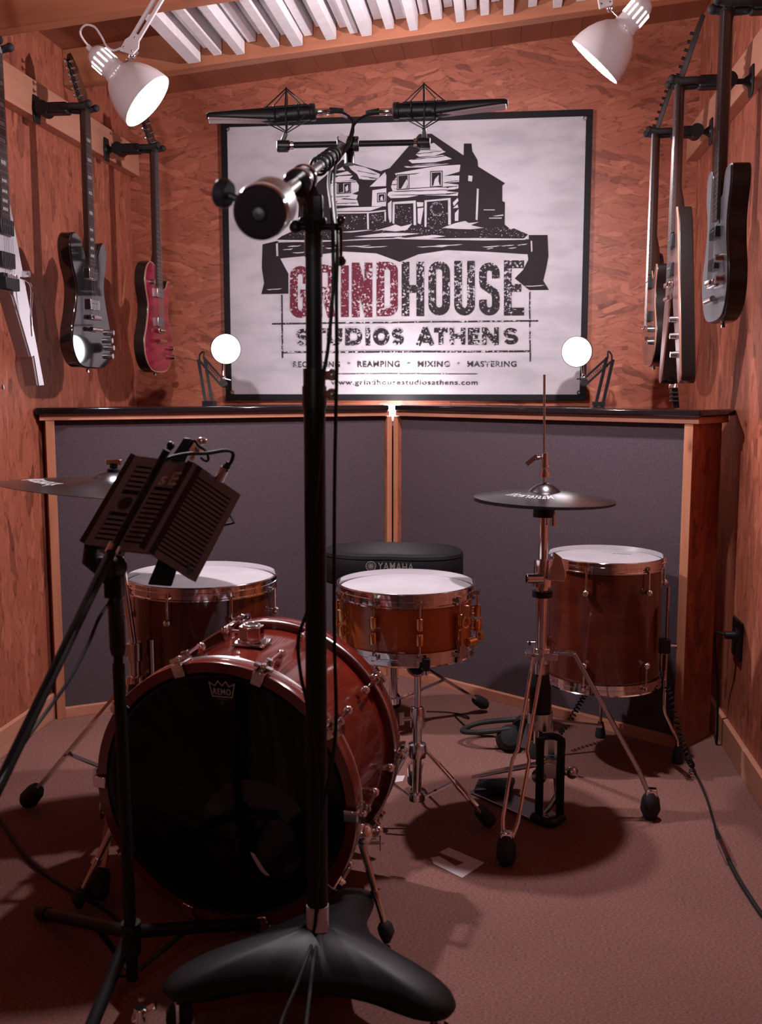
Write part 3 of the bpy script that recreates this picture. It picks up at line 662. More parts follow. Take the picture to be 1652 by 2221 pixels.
obj('snare_strap',MB().box((.186,0,.02),(.002,.02,.06)),LOGO,sn,M=Matrix.Rotation(va+R(48),4,'Z'))
# --- snare stand
c0=Vector((A(905,1500,2.72).x,A(905,1500,2.72).y,0)); zb=Cs.z-hS
T=thing('snare_stand','chrome tripod stand carrying the amber snare drum','drum stand',c0)
sn_c=Vector((Cs.x,Cs.y,0))-c0
obj('lower_tube',MB().cyl((0,0,.085),(0,0,.30),.0125,seg=20),CHROME,T)
obj('upper_tube',MB().cyl((0,0,.28),(0,0,zb-.055),.0095,seg=18),CHROME,T)
cl=obj('height_clamp',MB().lathe([(.018,.29),(.019,.30),(.019,.335),(.016,.345),(.011,.346),(.011,.29)],None,24,closed=True),CHROME,T)
obj('wing_screw',MB().cyl((-.015,-.01,.315),(-.045,-.02,.315),.005).bar((-.042,-.02,.30),(-.042,-.02,.335),.016,.006),CHROME,cl)
til=obj('tilter',MB().lathe([(.030,-.013),(.030,.013)],basis((0,-.0,zb-.045),(0,-1,0)),28).cyl((0,0,zb-.07),(0,0,zb-.03),.014),CHROME,T)
obj('ratchet_cap',MB().lathe([(.021,0),(.021,.012),(.014,.018),(.0001,.018)],basis((0,-.013,zb-.045),(0,-1,0)),24),BMETAL,til)
for k in range(3):
    a=va+R(15)+2*PI*k/3; e=sn_c+Vector((math.cos(a)*.199,math.sin(a)*.199,0))
    ar=obj('basket_arm',MB().tube([Vector((0,0,zb-.040)),Vector((e.x*.35,e.y*.35,zb-.016)),Vector((e.x,e.y,zb-.016)),Vector((e.x*1.0,e.y*1.0,zb+.012))],[.007]*4,10),CHROME,T)
    obj('rubber_tip',MB().tube([Vector((e.x,e.y,zb-.01)),Vector((e.x,e.y,zb+.02))],.010,12),RUBBER,ar)
def tripod(T,c0,feet,zh,zl,rod=.0045,gap=.02,footr=.019,footL=.07,flat=False,double=True,ztube=.012,hubm=CHROME,brace_t=.55,knee=None):
    """legs from a hub at height zh to the feet, braced from a collar at zl; world feet -> local"""
    obj('leg_collar',MB().lathe([(.012,zh-.022),(.024,zh-.018),(.026,zh),(.024,zh+.018),(.012,zh+.022)],None,24),hubm,T)
    obj('brace_collar',MB().lathe([(.012,zl-.012),(.022,zl-.010),(.022,zl+.010),(.012,zl+.012)],None,24),hubm,T)
    for f in feet:
        f=Vector(f)-c0; f.z=0; d=f.normalized(); s=Vector((-d.y,d.x,0)); a=d*.024+Vector((0,0,zh)); e=f+Vector((0,0,footL*.55))
        g=gap/2
        m=MB()
        if flat: m.bar(a,e,.020,.009,(0,0,1))
        else:
            k=a+(e-a)*.45
            for q in (-1,1):
                m.tube([a+s*q*g*.7,k+s*q*g*.8,k+(e-a)*.08+s*q*g*1.5,e-(e-a)*.10+s*q*g*1.2,e+s*q*g*.5],rod,8)
        L=obj('leg',m,CHROME,T)
        dd=(e-a).normalized()
        obj('rubber_foot',MB().tube([e-dd*footL*.35,e-dd*footL*.2,e+dd*footL*.25,e+dd*footL*.42],[footr*.7,footr*.9,footr,footr*.75],16),RUBBER,L)
        b0=d*.022+Vector((0,0,zl)); b1=a+(e-a)*brace_t
        b=obj('brace',MB().bar(b0,b1,.014,.004,(0,0,1)),CHROME,T)
        obj('rivet',MB().ball(b1+s*.01,.005,8).ball(b1-s*.01,.005,8),CHROME,b)
F1,F2=onZ(1050,1800),onZ(806,1800)
F3=Vector((c0.x-.03,c0.y+.26,0))
tripod(T,c0,[F1,F2,F3],.225,.095,flat=False,footr=.021,footL=.075,gap=.026,brace_t=.48)
# --- drum throne
Ch=A(852,1205,3.42); T=thing('drum_throne','black padded drum throne with grey lettering on its side, behind the snare drum','stool',Vector((Ch.x,Ch.y,0)))
m=MB(); N=72; vs=[];fs=[]
def seat_r(a):  # saddle outline with a front hollow
    x=math.cos(a);y=math.sin(a); n=2.6; q=(abs(x/.236)**n+abs(y/.150)**n)**(-1/n)
    return q*(1-.10*math.exp(-((a-1.5*PI)/.38)**2))
zt0=Ch.z+.021
prof=[(.0,.006,1),(.55,.007,1),(.82,.006,1),(.93,.004,1),(.982,-.002,1),(1.0,-.012,1),(.988,-.015,1),(1.0,-.019,1),(1.0,-.09,1),(.97,-.104,1),(.6,-.108,1),(0,-.108,1)]
for (s_,dz,_) in prof:
    for k in range(N):
        a=2*PI*k/N; q=seat_r(a)*max(s_,.0005); vs.append((q*math.cos(a),q*math.sin(a),zt0+dz))
for i in range(len(prof)-1):
    for k in range(N): l=(k+1)%N; fs.append((i*N+k,i*N+l,(i+1)*N+l,(i+1)*N+k))
seat=obj('seat',MB().add(vs,fs),LEATH,T)
ry=-.1665
def seatmap(x0,x1,z0,z1):
    def f(u,v):
        x=x0+(x1-x0)*u; a=-PI/2
        for _ in range(8):
            q=seat_r(a%(2*PI)); a=-math.acos(max(-1,min(1,x/q)))
        q=seat_r(a%(2*PI))+.0012; return Vector((q*math.cos(a),q*math.sin(a),z0+(z1-z0)*v))
    return f
obj('maker_name',text_mesh('YAMAHA',seatmap(-.034,.082,zt0-.046,zt0-.021),.012),LOGOM,seat)
e=MB(); ce=seatmap(-.073,-.039,zt0-.050,zt0-.016)
for k in range(24): e.add([ce(.5+.5*math.cos(t)*q,.5+.5*math.sin(t)*q) for q,t in ((.85,2*PI*k/24),(1,2*PI*k/24),(1,2*PI*(k+1)/24),(.85,2*PI*(k+1)/24))],[(0,1,2,3)])
for k in range(6):
    t=PI*k/6; d=(math.cos(t),math.sin(t)); n_=(-d[1]*.06,d[0]*.06); e.add([ce(.5+.5*(d[0]*a+n_[0]*b),.5+.5*(d[1]*a+n_[1]*b)) for a,b in ((-.8,-1),(.8,-1),(.8,1),(-.8,1))],[(0,1,2,3)])
obj('maker_emblem',e,LOGOM,seat)
obj('post',MB().cyl((0,0,.12),(0,0,zt0-.105),.0125,seg=18),CHROME,T)
tripod(T,Vector((Ch.x,Ch.y,0)),[onZ(1040,1548),Vector((Ch.x-.26,Ch.y-.05,0)),Vector((Ch.x-.02,Ch.y+.27,0))],.30,.13,flat=True,footr=.022,footL=.085)
# --- bass drum
Fc=A(482,1728,2.20); Rc=A(613,1588,2.54); Fc.z=.316; Rc.z=.336
ax=(Fc-Rc).normalized(); LB=(Fc-Rc).length
M=basis(Rc,ax,Vector((1,0,0))); M=basis(Rc,ax,Vector((0,0,1)).cross(ax))   # local z towards the viewer, x right, y up
T=thing('bass_drum','cherry red bass drum with black front head and crown logo, front left','drum',M)
rb=.286
obj('shell',MB().lathe([(rb,.03),(rb,LB-.03),(rb-.01,LB-.03),(rb-.01,.03)],None,96,closed=True),BSHELL,T)
for s in (0,1):
    z0=(LB-.042) if s else 0
    hp=[(.286,z0),(.304,z0),(.305,z0+.002),(.305,z0+.040),(.304,z0+.042),(.282,z0+.042),(.280,z0+.038),(.280,z0+.003)]
    ho=obj('front_hoop' if s else 'rear_hoop',MB().lathe(hp,None,110,closed=True),BSHELL,T)
    zi=z0+(.001 if s else .041)
    obj('hoop_edge_band',MB().torus(Matrix.Translation((0,0,zi)),.302,.0042,110,8),BRUSH,ho)
# front head with an off-centre port
pc=Vector((.098,-.110)); pr=.078; N=96
vs=[];fs=[]
hzz=LB-.006
for k in range(N):
    a=2*PI*k/N; vs.append((pc.x+pr*math.cos(a),pc.y+pr*math.sin(a),hzz+.001))
for s_ in (.25,.5,.75,1):
    for k in range(N):
        a=2*PI*k/N; i=Vector((pc.x+pr*math.cos(a),pc.y+pr*math.sin(a))); o=Vector((.278*math.cos(a),.278*math.sin(a))); p=i.lerp(o,s_); vs.append((p.x,p.y,hzz))
for j in range(4):
    for k in range(N): l=(k+1)%N; fs.append((j*N+k,j*N+l,(j+1)*N+l,(j+1)*N+k))
hd=obj('front_head',MB().add(vs,fs),HEADB,T)
obj('head_collar',MB().lathe([(.279,hzz-.004),(.2815,hzz+.006),(.275,hzz+.001),(.271,hzz)],None,96),HEADB,T)
obj('port_ring',MB().torus(Matrix.Translation((pc.x,pc.y,hzz+.001)),pr,.0022,48,8),BMATTE,T)
obj('rear_head',MB().lathe([(.0001,.004),(.265,.004),(.272,.010)],None,72),HEADW,T)
# crown logo
lm=lambda x,y:(.008+x*1.08,.240+y*1.08,hzz+.0008)
cr=MB(); pts=[(-.027,.016),(-.021,-.012),(.021,-.012),(.027,.016),(.015,.010),(.0085,.020),(0,.011),(-.0085,.020),(-.015,.010)]
vs_,fs_=ribbon2d(pts,.0022,True); cr.add([lm(v.x,v.y) for v in vs_],fs_); obj('crown_logo',cr,LOGO,hd)
obj('logo_lettering',text_mesh('REMO',lambda u,v:Vector(lm(-.019+.038*u,-.008+.013*v)),.02),LOGO,hd)
obj('logo_lettering',text_mesh('POWERSTROKE',lambda u,v:Vector(lm(-.014+.028*u,-.019+.004*v)),.01),LOGOD,hd)
obj('logo_lettering',text_mesh('3',lambda u,v:Vector(lm(-.003+.006*u,-.027+.005*v)),.01),LOGOD,hd)
# claws, T-rods
for s in (1,0):
    z0=LB if s else 0; sg=1 if s else -1
    cm=MB().box((0,.3075,z0-sg*.017),(.026,.006,.054)).box((0,.294,z0+sg*.0085),(.026,.030,.005)).box((0,.313,z0-sg*.042),(.016,.022,.012)).mesh('claw')
    rm=MB().cyl((0,.315,z0-sg*.010),(0,.315,z0-sg*.115),.0038,seg=8).bar((-.021,.315,z0-sg*.012),(.021,.315,z0-sg*.012),.008,.012).ball((0,.315,z0-sg*.012),.0085,10).mesh('tension_key')
    lm_=MB().box((0,.294,z0-sg*.115),(.012,.016,.012)).ball((0,.311,z0-sg*.115),.0105,12).cyl((0,.301,z0-sg*.115),(0,.311,z0-sg*.115),.006).mesh('lug')
    for k in range(10):
        Mx=Matrix.Rotation(R(36*k-1-90),4,'Z') if s else Matrix.Rotation(R(36*k-1-90),4,'Z')
        c=obj('claw',cm,CHROME,T,M=Mx,bevel=.0015,seg=1); obj('tension_key',rm,CHROME,c)
        obj('lug',lm_,CHROME,T,M=Mx)
# tom-holder bracket on top
b=MB().prism([(-.040,-.030),(.040,-.030),(.040,.030),(-.040,.030)],0,.008,basis((0,rb,LB*.47),(0,1,0),(1,0,0)))
mt=obj('mount_plate',b,CHROME,T,bevel=.004)
hx=[(.030*math.cos(PI/6+k*PI/3),.026*math.sin(PI/6+k*PI/3)) for k in range(6)]
m=MB().prism([(a*1.15,b_*1.1) for a,b_ in hx],.008,.014,basis((0,rb,LB*.47),(0,1,0),(1,0,0))).prism(hx,.014,.044,basis((0,rb,LB*.47),(0,1,0),(1,0,0)))
m.torus(basis((0,rb+.045,LB*.47),(0,1,0)),.017,.004,24,6)
obj('mount_block',m,CHROME,mt,bevel=.0015)
obj('mount_hole',MB().cyl((0,rb+.0445,LB*.47),(0,rb+.0455,LB*.47),.014),BMATTE,mt)
obj('mount_wing_screw',MB().cyl((-.026,rb+.028,LB*.47),(-.05,rb+.028,LB*.47),.004).bar((-.048,rb+.012,LB*.47),(-.048,rb+.044,LB*.47),.005,.016),CHROME,mt)
obj('badge',MB().lathe([(.0001,.002),(.024,.0015),(.026,0)],basis((0,rb,LB*.79),(0,1,0),(1,0,0)),32),BRUSH,T)
# spurs (world coordinates)
for s,ft,top in ((1,onZ(838,2050),A(800,1795,2.19)),(-1,onZ(172,1975),A(232,1815,2.25))):
    top=M@Vector((s*.286,-.085,LB*.80))
    e=Vector((ft.x,ft.y,.03)); tu=MB().cyl(top,e,.0085,.0065,14)
    L=obj('spur',tu,CHROME,T,world=True)
    mid=top.lerp(e,.62); obj('spur_collar',MB().cyl(top.lerp(e,.58),top.lerp(e,.64),.0115),CHROME,L,world=True)
    obj('rubber_foot',MB().tube([top.lerp(e,.90),top.lerp(e,.94),e-(top-e)*.0,Vector((ft.x,ft.y,.008))],[.011,.017,.018,.008],16),RUBBER,L,world=True)
    bk=M@Vector((s*.294,-.085,LB*.80)); obj('spur_bracket',MB().ball(bk,.026,16).cyl(bk,bk+RGT*s*.03,.015,.012).ball(bk+RGT*s*.034+UPV*.006,.012,12),CHROME,T,world=True)
    obj('spur_wing_screw',MB().cyl(bk-UPV*.02,bk-UPV*.02+RGT*s*.045,.004).bar(bk-UPV*.035+RGT*s*.043,bk+UPV*.002+RGT*s*.043,.012,.005),CHROME,T,world=True)
# added red striped shape in the port, standing in for a reflection
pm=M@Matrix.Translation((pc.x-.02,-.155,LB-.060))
PT=thing('reflection_stand_in','dark red shape with white stripe, reflection stand-in inside the port of the bass drum','reflection stand-in',pm)
obj('red_shape',MB().ball((0,0,0),1,28,(.105,.075,.050)),REFLR,PT)
obj('stripe',MB().tube([Vector((.042+.02*math.sin(k*.5),.0765*math.sin(k*PI/24*1.0-PI/2),.0515*math.cos(k*PI/24-PI/2)))*1.0 for k in range(25)],.006,8),REFLW,PT,M=Matrix.Rotation(R(75),4,'Z')@Matrix.Translation((-.035,0,0)))
# --- kick pedal behind the bass drum
kp=Vector((Rc.x+.09,Rc.y+.10,0)); T=thing('kick_pedal','black kick drum pedal standing behind the bass drum','drum pedal',kp)
obj('base_plate',MB().box((0,.12,.010),(.10,.30,.012)),BMETAL,T,bevel=.003)
obj('footboard',MB().bar((0,.25,.03),(0,0,.12),.085,.010,(0,0,1)),BRUSH,T,bevel=.003)
for s in (-1,1): obj('post',MB().box((s*.055,-.03,.11),(.016,.022,.20)),BMETAL,T,bevel=.003)
obj('axle',MB().cyl((-.07,-.03,.20),(.07,-.03,.20),.007),CHROME,T)
# --- hi-hat
hc=A(1180,1072,2.78); hb=Vector((hc.x,hc.y,0)); zc=hc.z
T=thing('hi_hat_stand','chrome hi-hat stand with tall pull rod, black pedal frame and three braced legs','cymbal stand',hb)
obj('lower_tube',MB().cyl((0,0,.20),(0,0,.70),.0165,seg=24),CHROME,T)
obj('upper_tube',MB().cyl((0,0,.66),(0,0,zc-.055),.0125,seg=20),CHROME,T)
ztopw=A(1173,813,2.78).z
obj('pull_rod',MB().cyl((0,0,zc-.05),(-.006,0,ztopw),.0034,seg=10),BRUSH,T)
obj('cymbal_cup',MB().cyl((0,0,zc-.062),(0,0,zc-.028),.030,.028,28),BMATTE,T)
obj('tilt_screw',MB().cyl((.025,-.01,zc-.052),(.025,-.01,zc-.085),.007,.009,12),BRUSH,T)
cu=obj('clutch',MB().cyl((0,0,zc+.048),(0,0,zc+.062),.014,seg=20).cyl((0,0,zc+.062),(0,0,zc+.070),.010).cyl((0,0,zc+.074),(0,0,zc+.082),.013).cyl((0,0,zc+.08),(0,0,zc+.112),.0095),CHROME,T)
obj('wing_screw',MB().cyl((0,0,zc+.10),(-.028,-.005,zc+.098),.005).bar((-.022,-.005,zc+.105),(-.05,-.005,zc+.082),.008,.012),CHROME,cu)
zk=A(1180,1240,2.78).z
hcl=obj('height_clamp',MB().cyl((0,0,zk-.045),(0,0,zk+.03),.026,.024,24),CHROME,T)
obj('wing_screw',MB().prism([(-.018,.022),(.030,.026),(.034,.006),(.022,-.04),(.0,-.055),(-.006,-.02)],-.008,.008,basis((.028,-.028,zk),FWD,RGT)).cyl((.0,-.02,zk-.02),(-.045,-.03,zk-.02),.014),CHROME,hcl,bevel=.002)
obj('memory_lock',MB().cyl((0,0,zk-.075),(0,0,zk-.058),.028,.028,24),BMATTE,T)
# hub with legs
zh=A(1185,1432,2.78).z
hub=obj('leg_hub',MB().cyl((0,0,zh-.022),(0,0,zh+.022),.026,seg=24).box((0,0,zh),(.09,.05,.02)),CHROME,T,bevel=.002)
f1,f2=onZ(1097,1876)-hb,onZ(1409,1776)-hb
def rods(f,kneeT,g):
    f=Vector((f.x,f.y,0)); d=f.normalized(); s=Vector((-d.y,d.x,0)); a=d*.035+Vector((0,0,zh)); e=f+Vector((0,0,.055)); m=MB()
    for q in (-1,1):
        k=a.lerp(e,kneeT); k2=a.lerp(e,kneeT+.05)
        m.tube([a+s*q*.014,k+s*q*.013,k2+s*q*g,e.lerp(a,.12)+s*q*g*.9,e+s*q*.008],.0052,10)
    L=obj('leg',m,CHROME,T)
    obj('rubber_foot',MB().tube([e+Vector((0,0,.025)),e,e-Vector((0,0,.035)),e-Vector((0,0,.052))],[.014,.024,.026,.016],20),RUBBER,L)
    obj('foot_clip',MB().box(e+Vector((0,0,.02)),(.03,.02,.03)),CHROME,L,bevel=.004); return a,e
a1,e1=rods(f1,.52,.022)
# flat strap leg on the right
d=Vector((f2.x,f2.y,0)).normalized(); a2=d*.035+Vector((0,0,zh+.005)); e2=Vector((f2.x,f2.y,.06)); s2=Vector((-d.y,d.x,0))
kk=a2+d*.055+Vector((0,0,.005)); k3=a2.lerp(e2,.80)+Vector((0,0,-.0))+d*.02
L=obj('leg',MB().bar(a2,kk,.024,.012).bar(kk,k3,.024,.012).bar(k3,e2,.024,.012),BRUSH,T,bevel=.002)
obj('rubber_foot',MB().tube([e2+Vector((0,0,.02)),e2,e2-Vector((0,0,.03)),e2-Vector((0,0,.055))],[.014,.024,.028,.018],20),RUBBER,L)
obj('foot_clip',MB().box(e2+Vector((0,0,.012)),(.034,.026,.034)),CHROME,L,bevel=.004)
zl=A(1185,1583,2.78).z
obj('brace_collar',MB().cyl((0,0,zl-.022),(0,0,zl+.026),.034,.036,28),BRUSH,T)
obj('drive_housing',MB().lathe([(.020,zl+.02),(.030,zl+.03),(.030,zl+.10),(.026,zl+.11),(.022,zl+.135),(.0001,zl+.135)],None,28),BMATTE,T)
obj('brace',MB().bar((.03,0,zl),a2.lerp(e2,.50),.018,.006),BRUSH,T)
obj('brace',MB().bar((-.03,-.01,zl-.01),a1.lerp(e1,.50),.014,.005),BRUSH,T)
f3=Vector((.05,.30,0)); a3=Vector((.01,.035,zh)); L=obj('leg',MB().bar(a3,f3+Vector((0,0,.06)),.02,.01),BRUSH,T)
obj('rubber_foot',MB().cyl(f3+Vector((0,0,.002)),f3+Vector((0,0,.05)),.024,.018),RUBBER,L)
# pedal frame: two black uprights, arch, footboard
for q,px in ((-1,1168),(1,1213)):
    p0=onZ(px,1778)-hb; p0.z=.0
    obj('frame_post',MB().bar(Vector((p0.x,p0.y,.012)),Vector((p0.x,p0.y,zl-.03)),.022,.014,(0,1,0)),BMETAL,T,bevel=.003)
pa,pb=onZ(1160,1784)-hb,onZ(1218,1780)-hb
obj('base_bow',MB().tube(smooth([(pa.x-.005,pa.y+.01,.012),(pa.x+.02,pa.y-.018,.012),((pa.x+pb.x)/2+.01,pa.y-.022,.012),(pb.x,pb.y-.002,.012)],6),.013,10),BMETAL,T)
obj('frame_arch',MB().tube(smooth([(pb.x-.005,pb.y,zl-.07),(pb.x-.006,pb.y,zl-.035),(pb.x-.03,pb.y-.004,zl-.022),(0,0,zl-.05)],6),.010,10),BMETAL,T)
obj('cam_block',MB().box((.03,-.03,zl-.13),(.05,.03,.045)).cyl((.03,-.03,zl-.13),(.09,-.035,zl-.135),.011).ball((.09,-.035,zl-.135),.018,12).ball((0,-.035,zl-.15),.022,12),BRUSH,T,bevel=.002)
obj('drive_chain',MB().tube(smooth([(.045,-.03,zl-.14),(.05,-.035,zl-.20),(.02,-.05,zl-.245),(0,-.055,zl-.25)],6),.009,8),BRUSH,T)
h0=onZ(1030,1700,.02)-hb
tb=onZ(1040,1680,.05)-hb; te=A(1165,1665,2.72)-hb
obj('footboard',MB().bar(Vector((tb.x,tb.y,.05)),Vector((.01,-.05,.16)),.075,.009,(0,0,1)),BRUSH,T,bevel=.004,seg=2)
obj('heel_plate',MB().bar(Vector((tb.x-.01,tb.y-.005,.014)),Vector((tb.x+.10,tb.y-.02,.030)),.085,.018,(0,0,1)),BMETAL,T,bevel=.005)
obj('base_plate',MB().bar(Vector((tb.x+.0,tb.y-.0,.007)),Vector(((pa.x+pb.x)/2,pa.y+.01,.009)),.085,.006,(0,0,1)),BRUSH,T,bevel=.002)
def cymbal(label,M,r,cup,cuph,bow,name,flip=False,t=.0012,nm_txt=None):
    T=thing(name,label,'cymbal',M); T['label']=label
    up=[]
    for k in range(9): 
        a=k/8; up.append((max(.0065,cup*a),bow+cuph*math.cos(a*PI/2)**.8 if k<8 else bow))
    for k in range(1,10):
        a=k/9; up.append((cup+(r-cup)*a,bow*(1-a**1.5)))
    lo=[(q,z-t) for q,z in up[::-1]]
    obj('cymbal_plate',MB().lathe(up+lo,None,96,closed=True),CYMB,T); return T,up
t_,up_=cymbal('dark top hi-hat cymbal with pale script, clamped under the clutch on its rod',Matrix.Translation((hc.x,hc.y,zc-.012))@Matrix.Rotation(R(1.5),4,'Y'),.193,.044,.024,.020,'hi_hat_cymbal')
def cscript(T,up,r0,s,a0,a1,h,flip=1):
    def zr(q):
        for (a,za),(b,zb_) in zip(up[:-1],up[1:]):
            if a<=q<=b: return za+(zb_-za)*(q-a)/max(1e-6,b-a)
        return up[-1][1]
    def f(u,v):
        an=a0+(a1-a0)*u; q=r0+h*v*flip; return Vector((q*math.cos(an),q*math.sin(an),zr(q)+.0006))
    obj('script_logo',text_mesh(s,f,.012),LOGO,T)
cscript(t_,up_,.125,'Masterwork',R(-80),R(-150),.045,-1)
t2,_=cymbal('dark bottom hi-hat cymbal, lying upturned just below the top one',Matrix.Translation((hc.x,hc.y,zc-.020))@Matrix.Rotation(R(1.0),4,'Y')@Matrix.Diagonal((1,1,-1,1)),.193,.044,.010,.008,'hi_hat_cymbal')
# --- ride cymbal and its stand
cc=A(247,1046,2.6); tilt=Matrix.Rotation(R(4.5),4,'Y')@Matrix.Rotation(R(-3.2),4,'X')
rt,up_=cymbal('large dark ride cymbal on the far left, partly hidden by the slatted microphone shield',Matrix.Translation(cc)@tilt@Matrix.Translation((0,0,-.02)),.285,.055,.022,.026,'ride_cymbal')
cscript(rt,up_,.17,'Masterwork',R(-160),R(-112),.055)
sb=Vector((cc.x+.03,cc.y+.03,0)); T=thing('cymbal_stand','chrome cymbal stand with double-braced tripod on the left, holding the ride cymbal','cymbal stand',sb)
obj('top_rod',MB().cyl(cc-sb+Vector((-.0,-.0,-.06)),cc-sb+Vector((.004,0,.055)),.0045),CHROME,T)
obj('felt_and_nut',MB().cyl(cc-sb+Vector((0,0,.018)),cc-sb+Vector((.001,0,.034)),.018,.016,18).cyl(cc-sb+Vector((0,0,.036)),cc-sb+Vector((.002,0,.05)),.010),BMATTE,T)
obj('wing_nut',MB().bar(cc-sb+Vector((-.018,0,.052)),cc-sb+Vector((.022,0,.052)),.010,.014),CHROME,T,bevel=.002)
obj('tilter',MB().box(cc-sb+Vector((0,0,-.075)),(.024,.024,.04)).cyl(cc-sb+Vector((-.035,0,-.08)),cc-sb+Vector((.02,0,-.08)),.006),CHROME,T,bevel=.003)
obj('upper_tube',MB().cyl(cc-sb+Vector((0,0,-.09)),(0,0,.50),.0095,seg=16),CHROME,T)
obj('middle_clamp',MB().cyl((0,0,.48),(0,0,.53),.020,seg=20).bar((-.02,0,.505),(-.055,-.01,.51),.01,.03),CHROME,T,bevel=.002)
obj('lower_tube',MB().cyl((0,0,.12),(0,0,.49),.0145,seg=20),CHROME,T)
tripod(T,sb,[onZ(72,1758),onZ(216,1955),Vector((sb.x+.17,sb.y+.2,0))],.42,.15,flat=True,footr=.028,footL=.085,brace_t=.62)
# ================================================================== GUITARS
def guitar(label,B,side,znut,outline,zj,bodym,facem,neckm=MAPLE,zend=None,pick=(),bridge=None,knobs=(),head='inline',binding=None,inlay=PEARL,extra=None,th=.045,sm=True,hanglabel='',wallx=None,nudge=0):
    """B: lowest point of the body in the room; side -1 left wall, +1 right wall"""
    rot=Matrix.Rotation(R(90 if side<0 else -90)+nudge,4,'Z'); M=Matrix.Translation(B)@rot
    T=thing('electric_guitar',label,'guitar',M,'guitars hanging on the side walls'); T['label']=label
    ol=smooth([Vector((a,b,0)) for a,b in outline],5,True) if sm else [Vector((a,b,0)) for a,b in outline]
    F=Matrix(((1,0,0,0),(0,0,1,0),(0,1,0,0),(0,0,0,1)))   # (x,z) plane -> local, prism axis = y
    pts=[(p.x,p.y) for p in ol]
    h=th/2
    obj('body',MB().prism(pts,-h+.002,h,F),bodym,T,bevel=.004,ang=50)
    def inset(q,pts):
        n=len(pts); out=[]
        for i in range(n):
            a=Vector(pts[i-1]);b=Vector(pts[(i+1)%n]); t=(b-a).normalized(); out.append((pts[i][0]-t.y*q,pts[i][1]+t.x*q))
        return out
    ar=sum(pts[i-1][0]*pts[i][1]-pts[i][0]*pts[i-1][1] for i in range(len(pts)))
    if ar<0: pts=pts[::-1]
    obj('body_top',MB().prism(inset(.0045 if binding else .003,pts),-h-.0015,-h+.004,F),facem,T,bevel=.001,seg=1,ang=50)
    if binding: obj('binding',MB().prism(inset(.0012,pts),-h-.0004,-h+.005,F),binding,T,ang=50)
    zend=zend or zj-.02; fw=lambda z:.021+.007*(znut-z)/(znut-zend)
    # neck and fretboard
    m=MB(); sec=[]
    n=8; vs=[];fs=[]
    for z in (zend-.01,zj-.02,zj+.03,zj+.07,znut-.02,znut+.01):
        d=.021 if z>zj+.05 else (.030 if z>zj+.0 else .036)
        w=fw(z)
        for k in range(n+1):
            a=PI*k/n; vs.append((w*math.cos(a),-h-.003+d*math.sin(a),z))
    for j in range(5):
        for k in range(n): fs.append((j*(n+1)+k,j*(n+1)+k+1,(j+1)*(n+1)+k+1,(j+1)*(n+1)+k))
        fs.append((j*(n+1)+n,j*(n+1),(j+1)*(n+1),(j+1)*(n+1)+n))
    fs.append(tuple(range(n+1))); fs.append(tuple(5*(n+1)+k for k in range(n+1)))
    obj('neck',m.add(vs,fs),neckm,T)
    yf=-h-.0085
    fb=obj('fretboard',MB().hexa([(-fw(zend),yf,zend),(fw(zend),yf,zend),(fw(zend),-h-.002,zend),(-fw(zend),-h-.002,zend),(-.021,yf,znut),(.021,yf,znut),(.021,-h-.002,znut),(-.021,-h-.002,znut)]),FRETB,T)
    sc=(znut-(bridge or .12)); fm=MB().box((0,yf-.0006,0),(.046,.0016,.0022)).mesh('fret')
    for k in range(1,25):
        z=znut-sc*(1-2**(-k/12))
        if z<zend+.004: break
        obj('fret',fm,STRING,fb,M=Matrix.Translation((0,0,z)))
        if k in (3,5,7,9,12,15,17,19,21) and inlay:
            zm=z+sc*2**(-k/12)*.03; obj('inlay',MB().box((0,yf-.0002,zm),(.030,.0008,.011 if k<13 else .008)),inlay,fb)
    for k in range(6):
        x0=-.017+.0068*k; x1=-.026+.0104*k
        obj('string',MB().tube([(x0,yf-.002,znut+.012),(x1,yf-.006,(bridge or .12))],.0006,5,caps=False),STRING,T)
    # headstock
    A_=Matrix.Translation((0,-h-.004,znut))@Matrix.Rotation(R(-17),4,'X')@F
    if head=='inline': hp=[(-.021,0),(.021,0),(.024,.03),(.052,.075),(.040,.17),(.016,.205),(-.016,.175),(-.030,.05)]
    elif head=='point': hp=[(-.021,0),(.021,0),(.022,.03),(.034,.06),(.052,.20),(.010,.185),(-.038,.06),(-.028,.03)]
    elif head=='three': hp=[(-.021,0),(.021,0),(.036,.035),(.040,.13),(.030,.165),(.0,.158),(-.030,.165),(-.040,.13),(-.036,.035)]
    else: hp=[(-.021,0),(.021,0),(.030,.03),(.034,.09),(.012,.20),(-.012,.20),(-.034,.09),(-.030,.03)]
    hs=obj('headstock',MB().prism(hp,-.007,.007,A_),bodym,T,bevel=.002)
    for k in range(6):
        if head in('inline','point'): sx=-1; zz=.045+.024*k; xx=-.026+.002*k; ax_=-.048+.003*k
        else: sx=-1 if k<3 else 1; zz=.045+.038*(k%3); xx=sx*.026; ax_=sx*.052
        q=lambda x,z,y=0:A_@Vector((x,z,y))
        obj('tuner',MB().cyl(q(xx,zz,-.002),q(xx,zz,-.016),.0045).cyl(q(xx,zz,.004),q(ax_,zz,.004),.0025).ball(q(ax_-sx*-.004,zz,.004),.0075,8,(.9,.5,1)),BRUSH if head!='point' else BMETAL,hs)
    for z,mt,hh in pick:
        pu=obj('pickup',MB().box((0,-h-.006,z),(.078,.014,hh)),mt,T,bevel=.002)
        for k in range(6): obj('pole_piece',MB().cyl((-.025+.01*k,-h-.0125,z+.004),(-.025+.01*k,-h-.0142,z+.004),.0022,seg=8),BRUSH,pu)
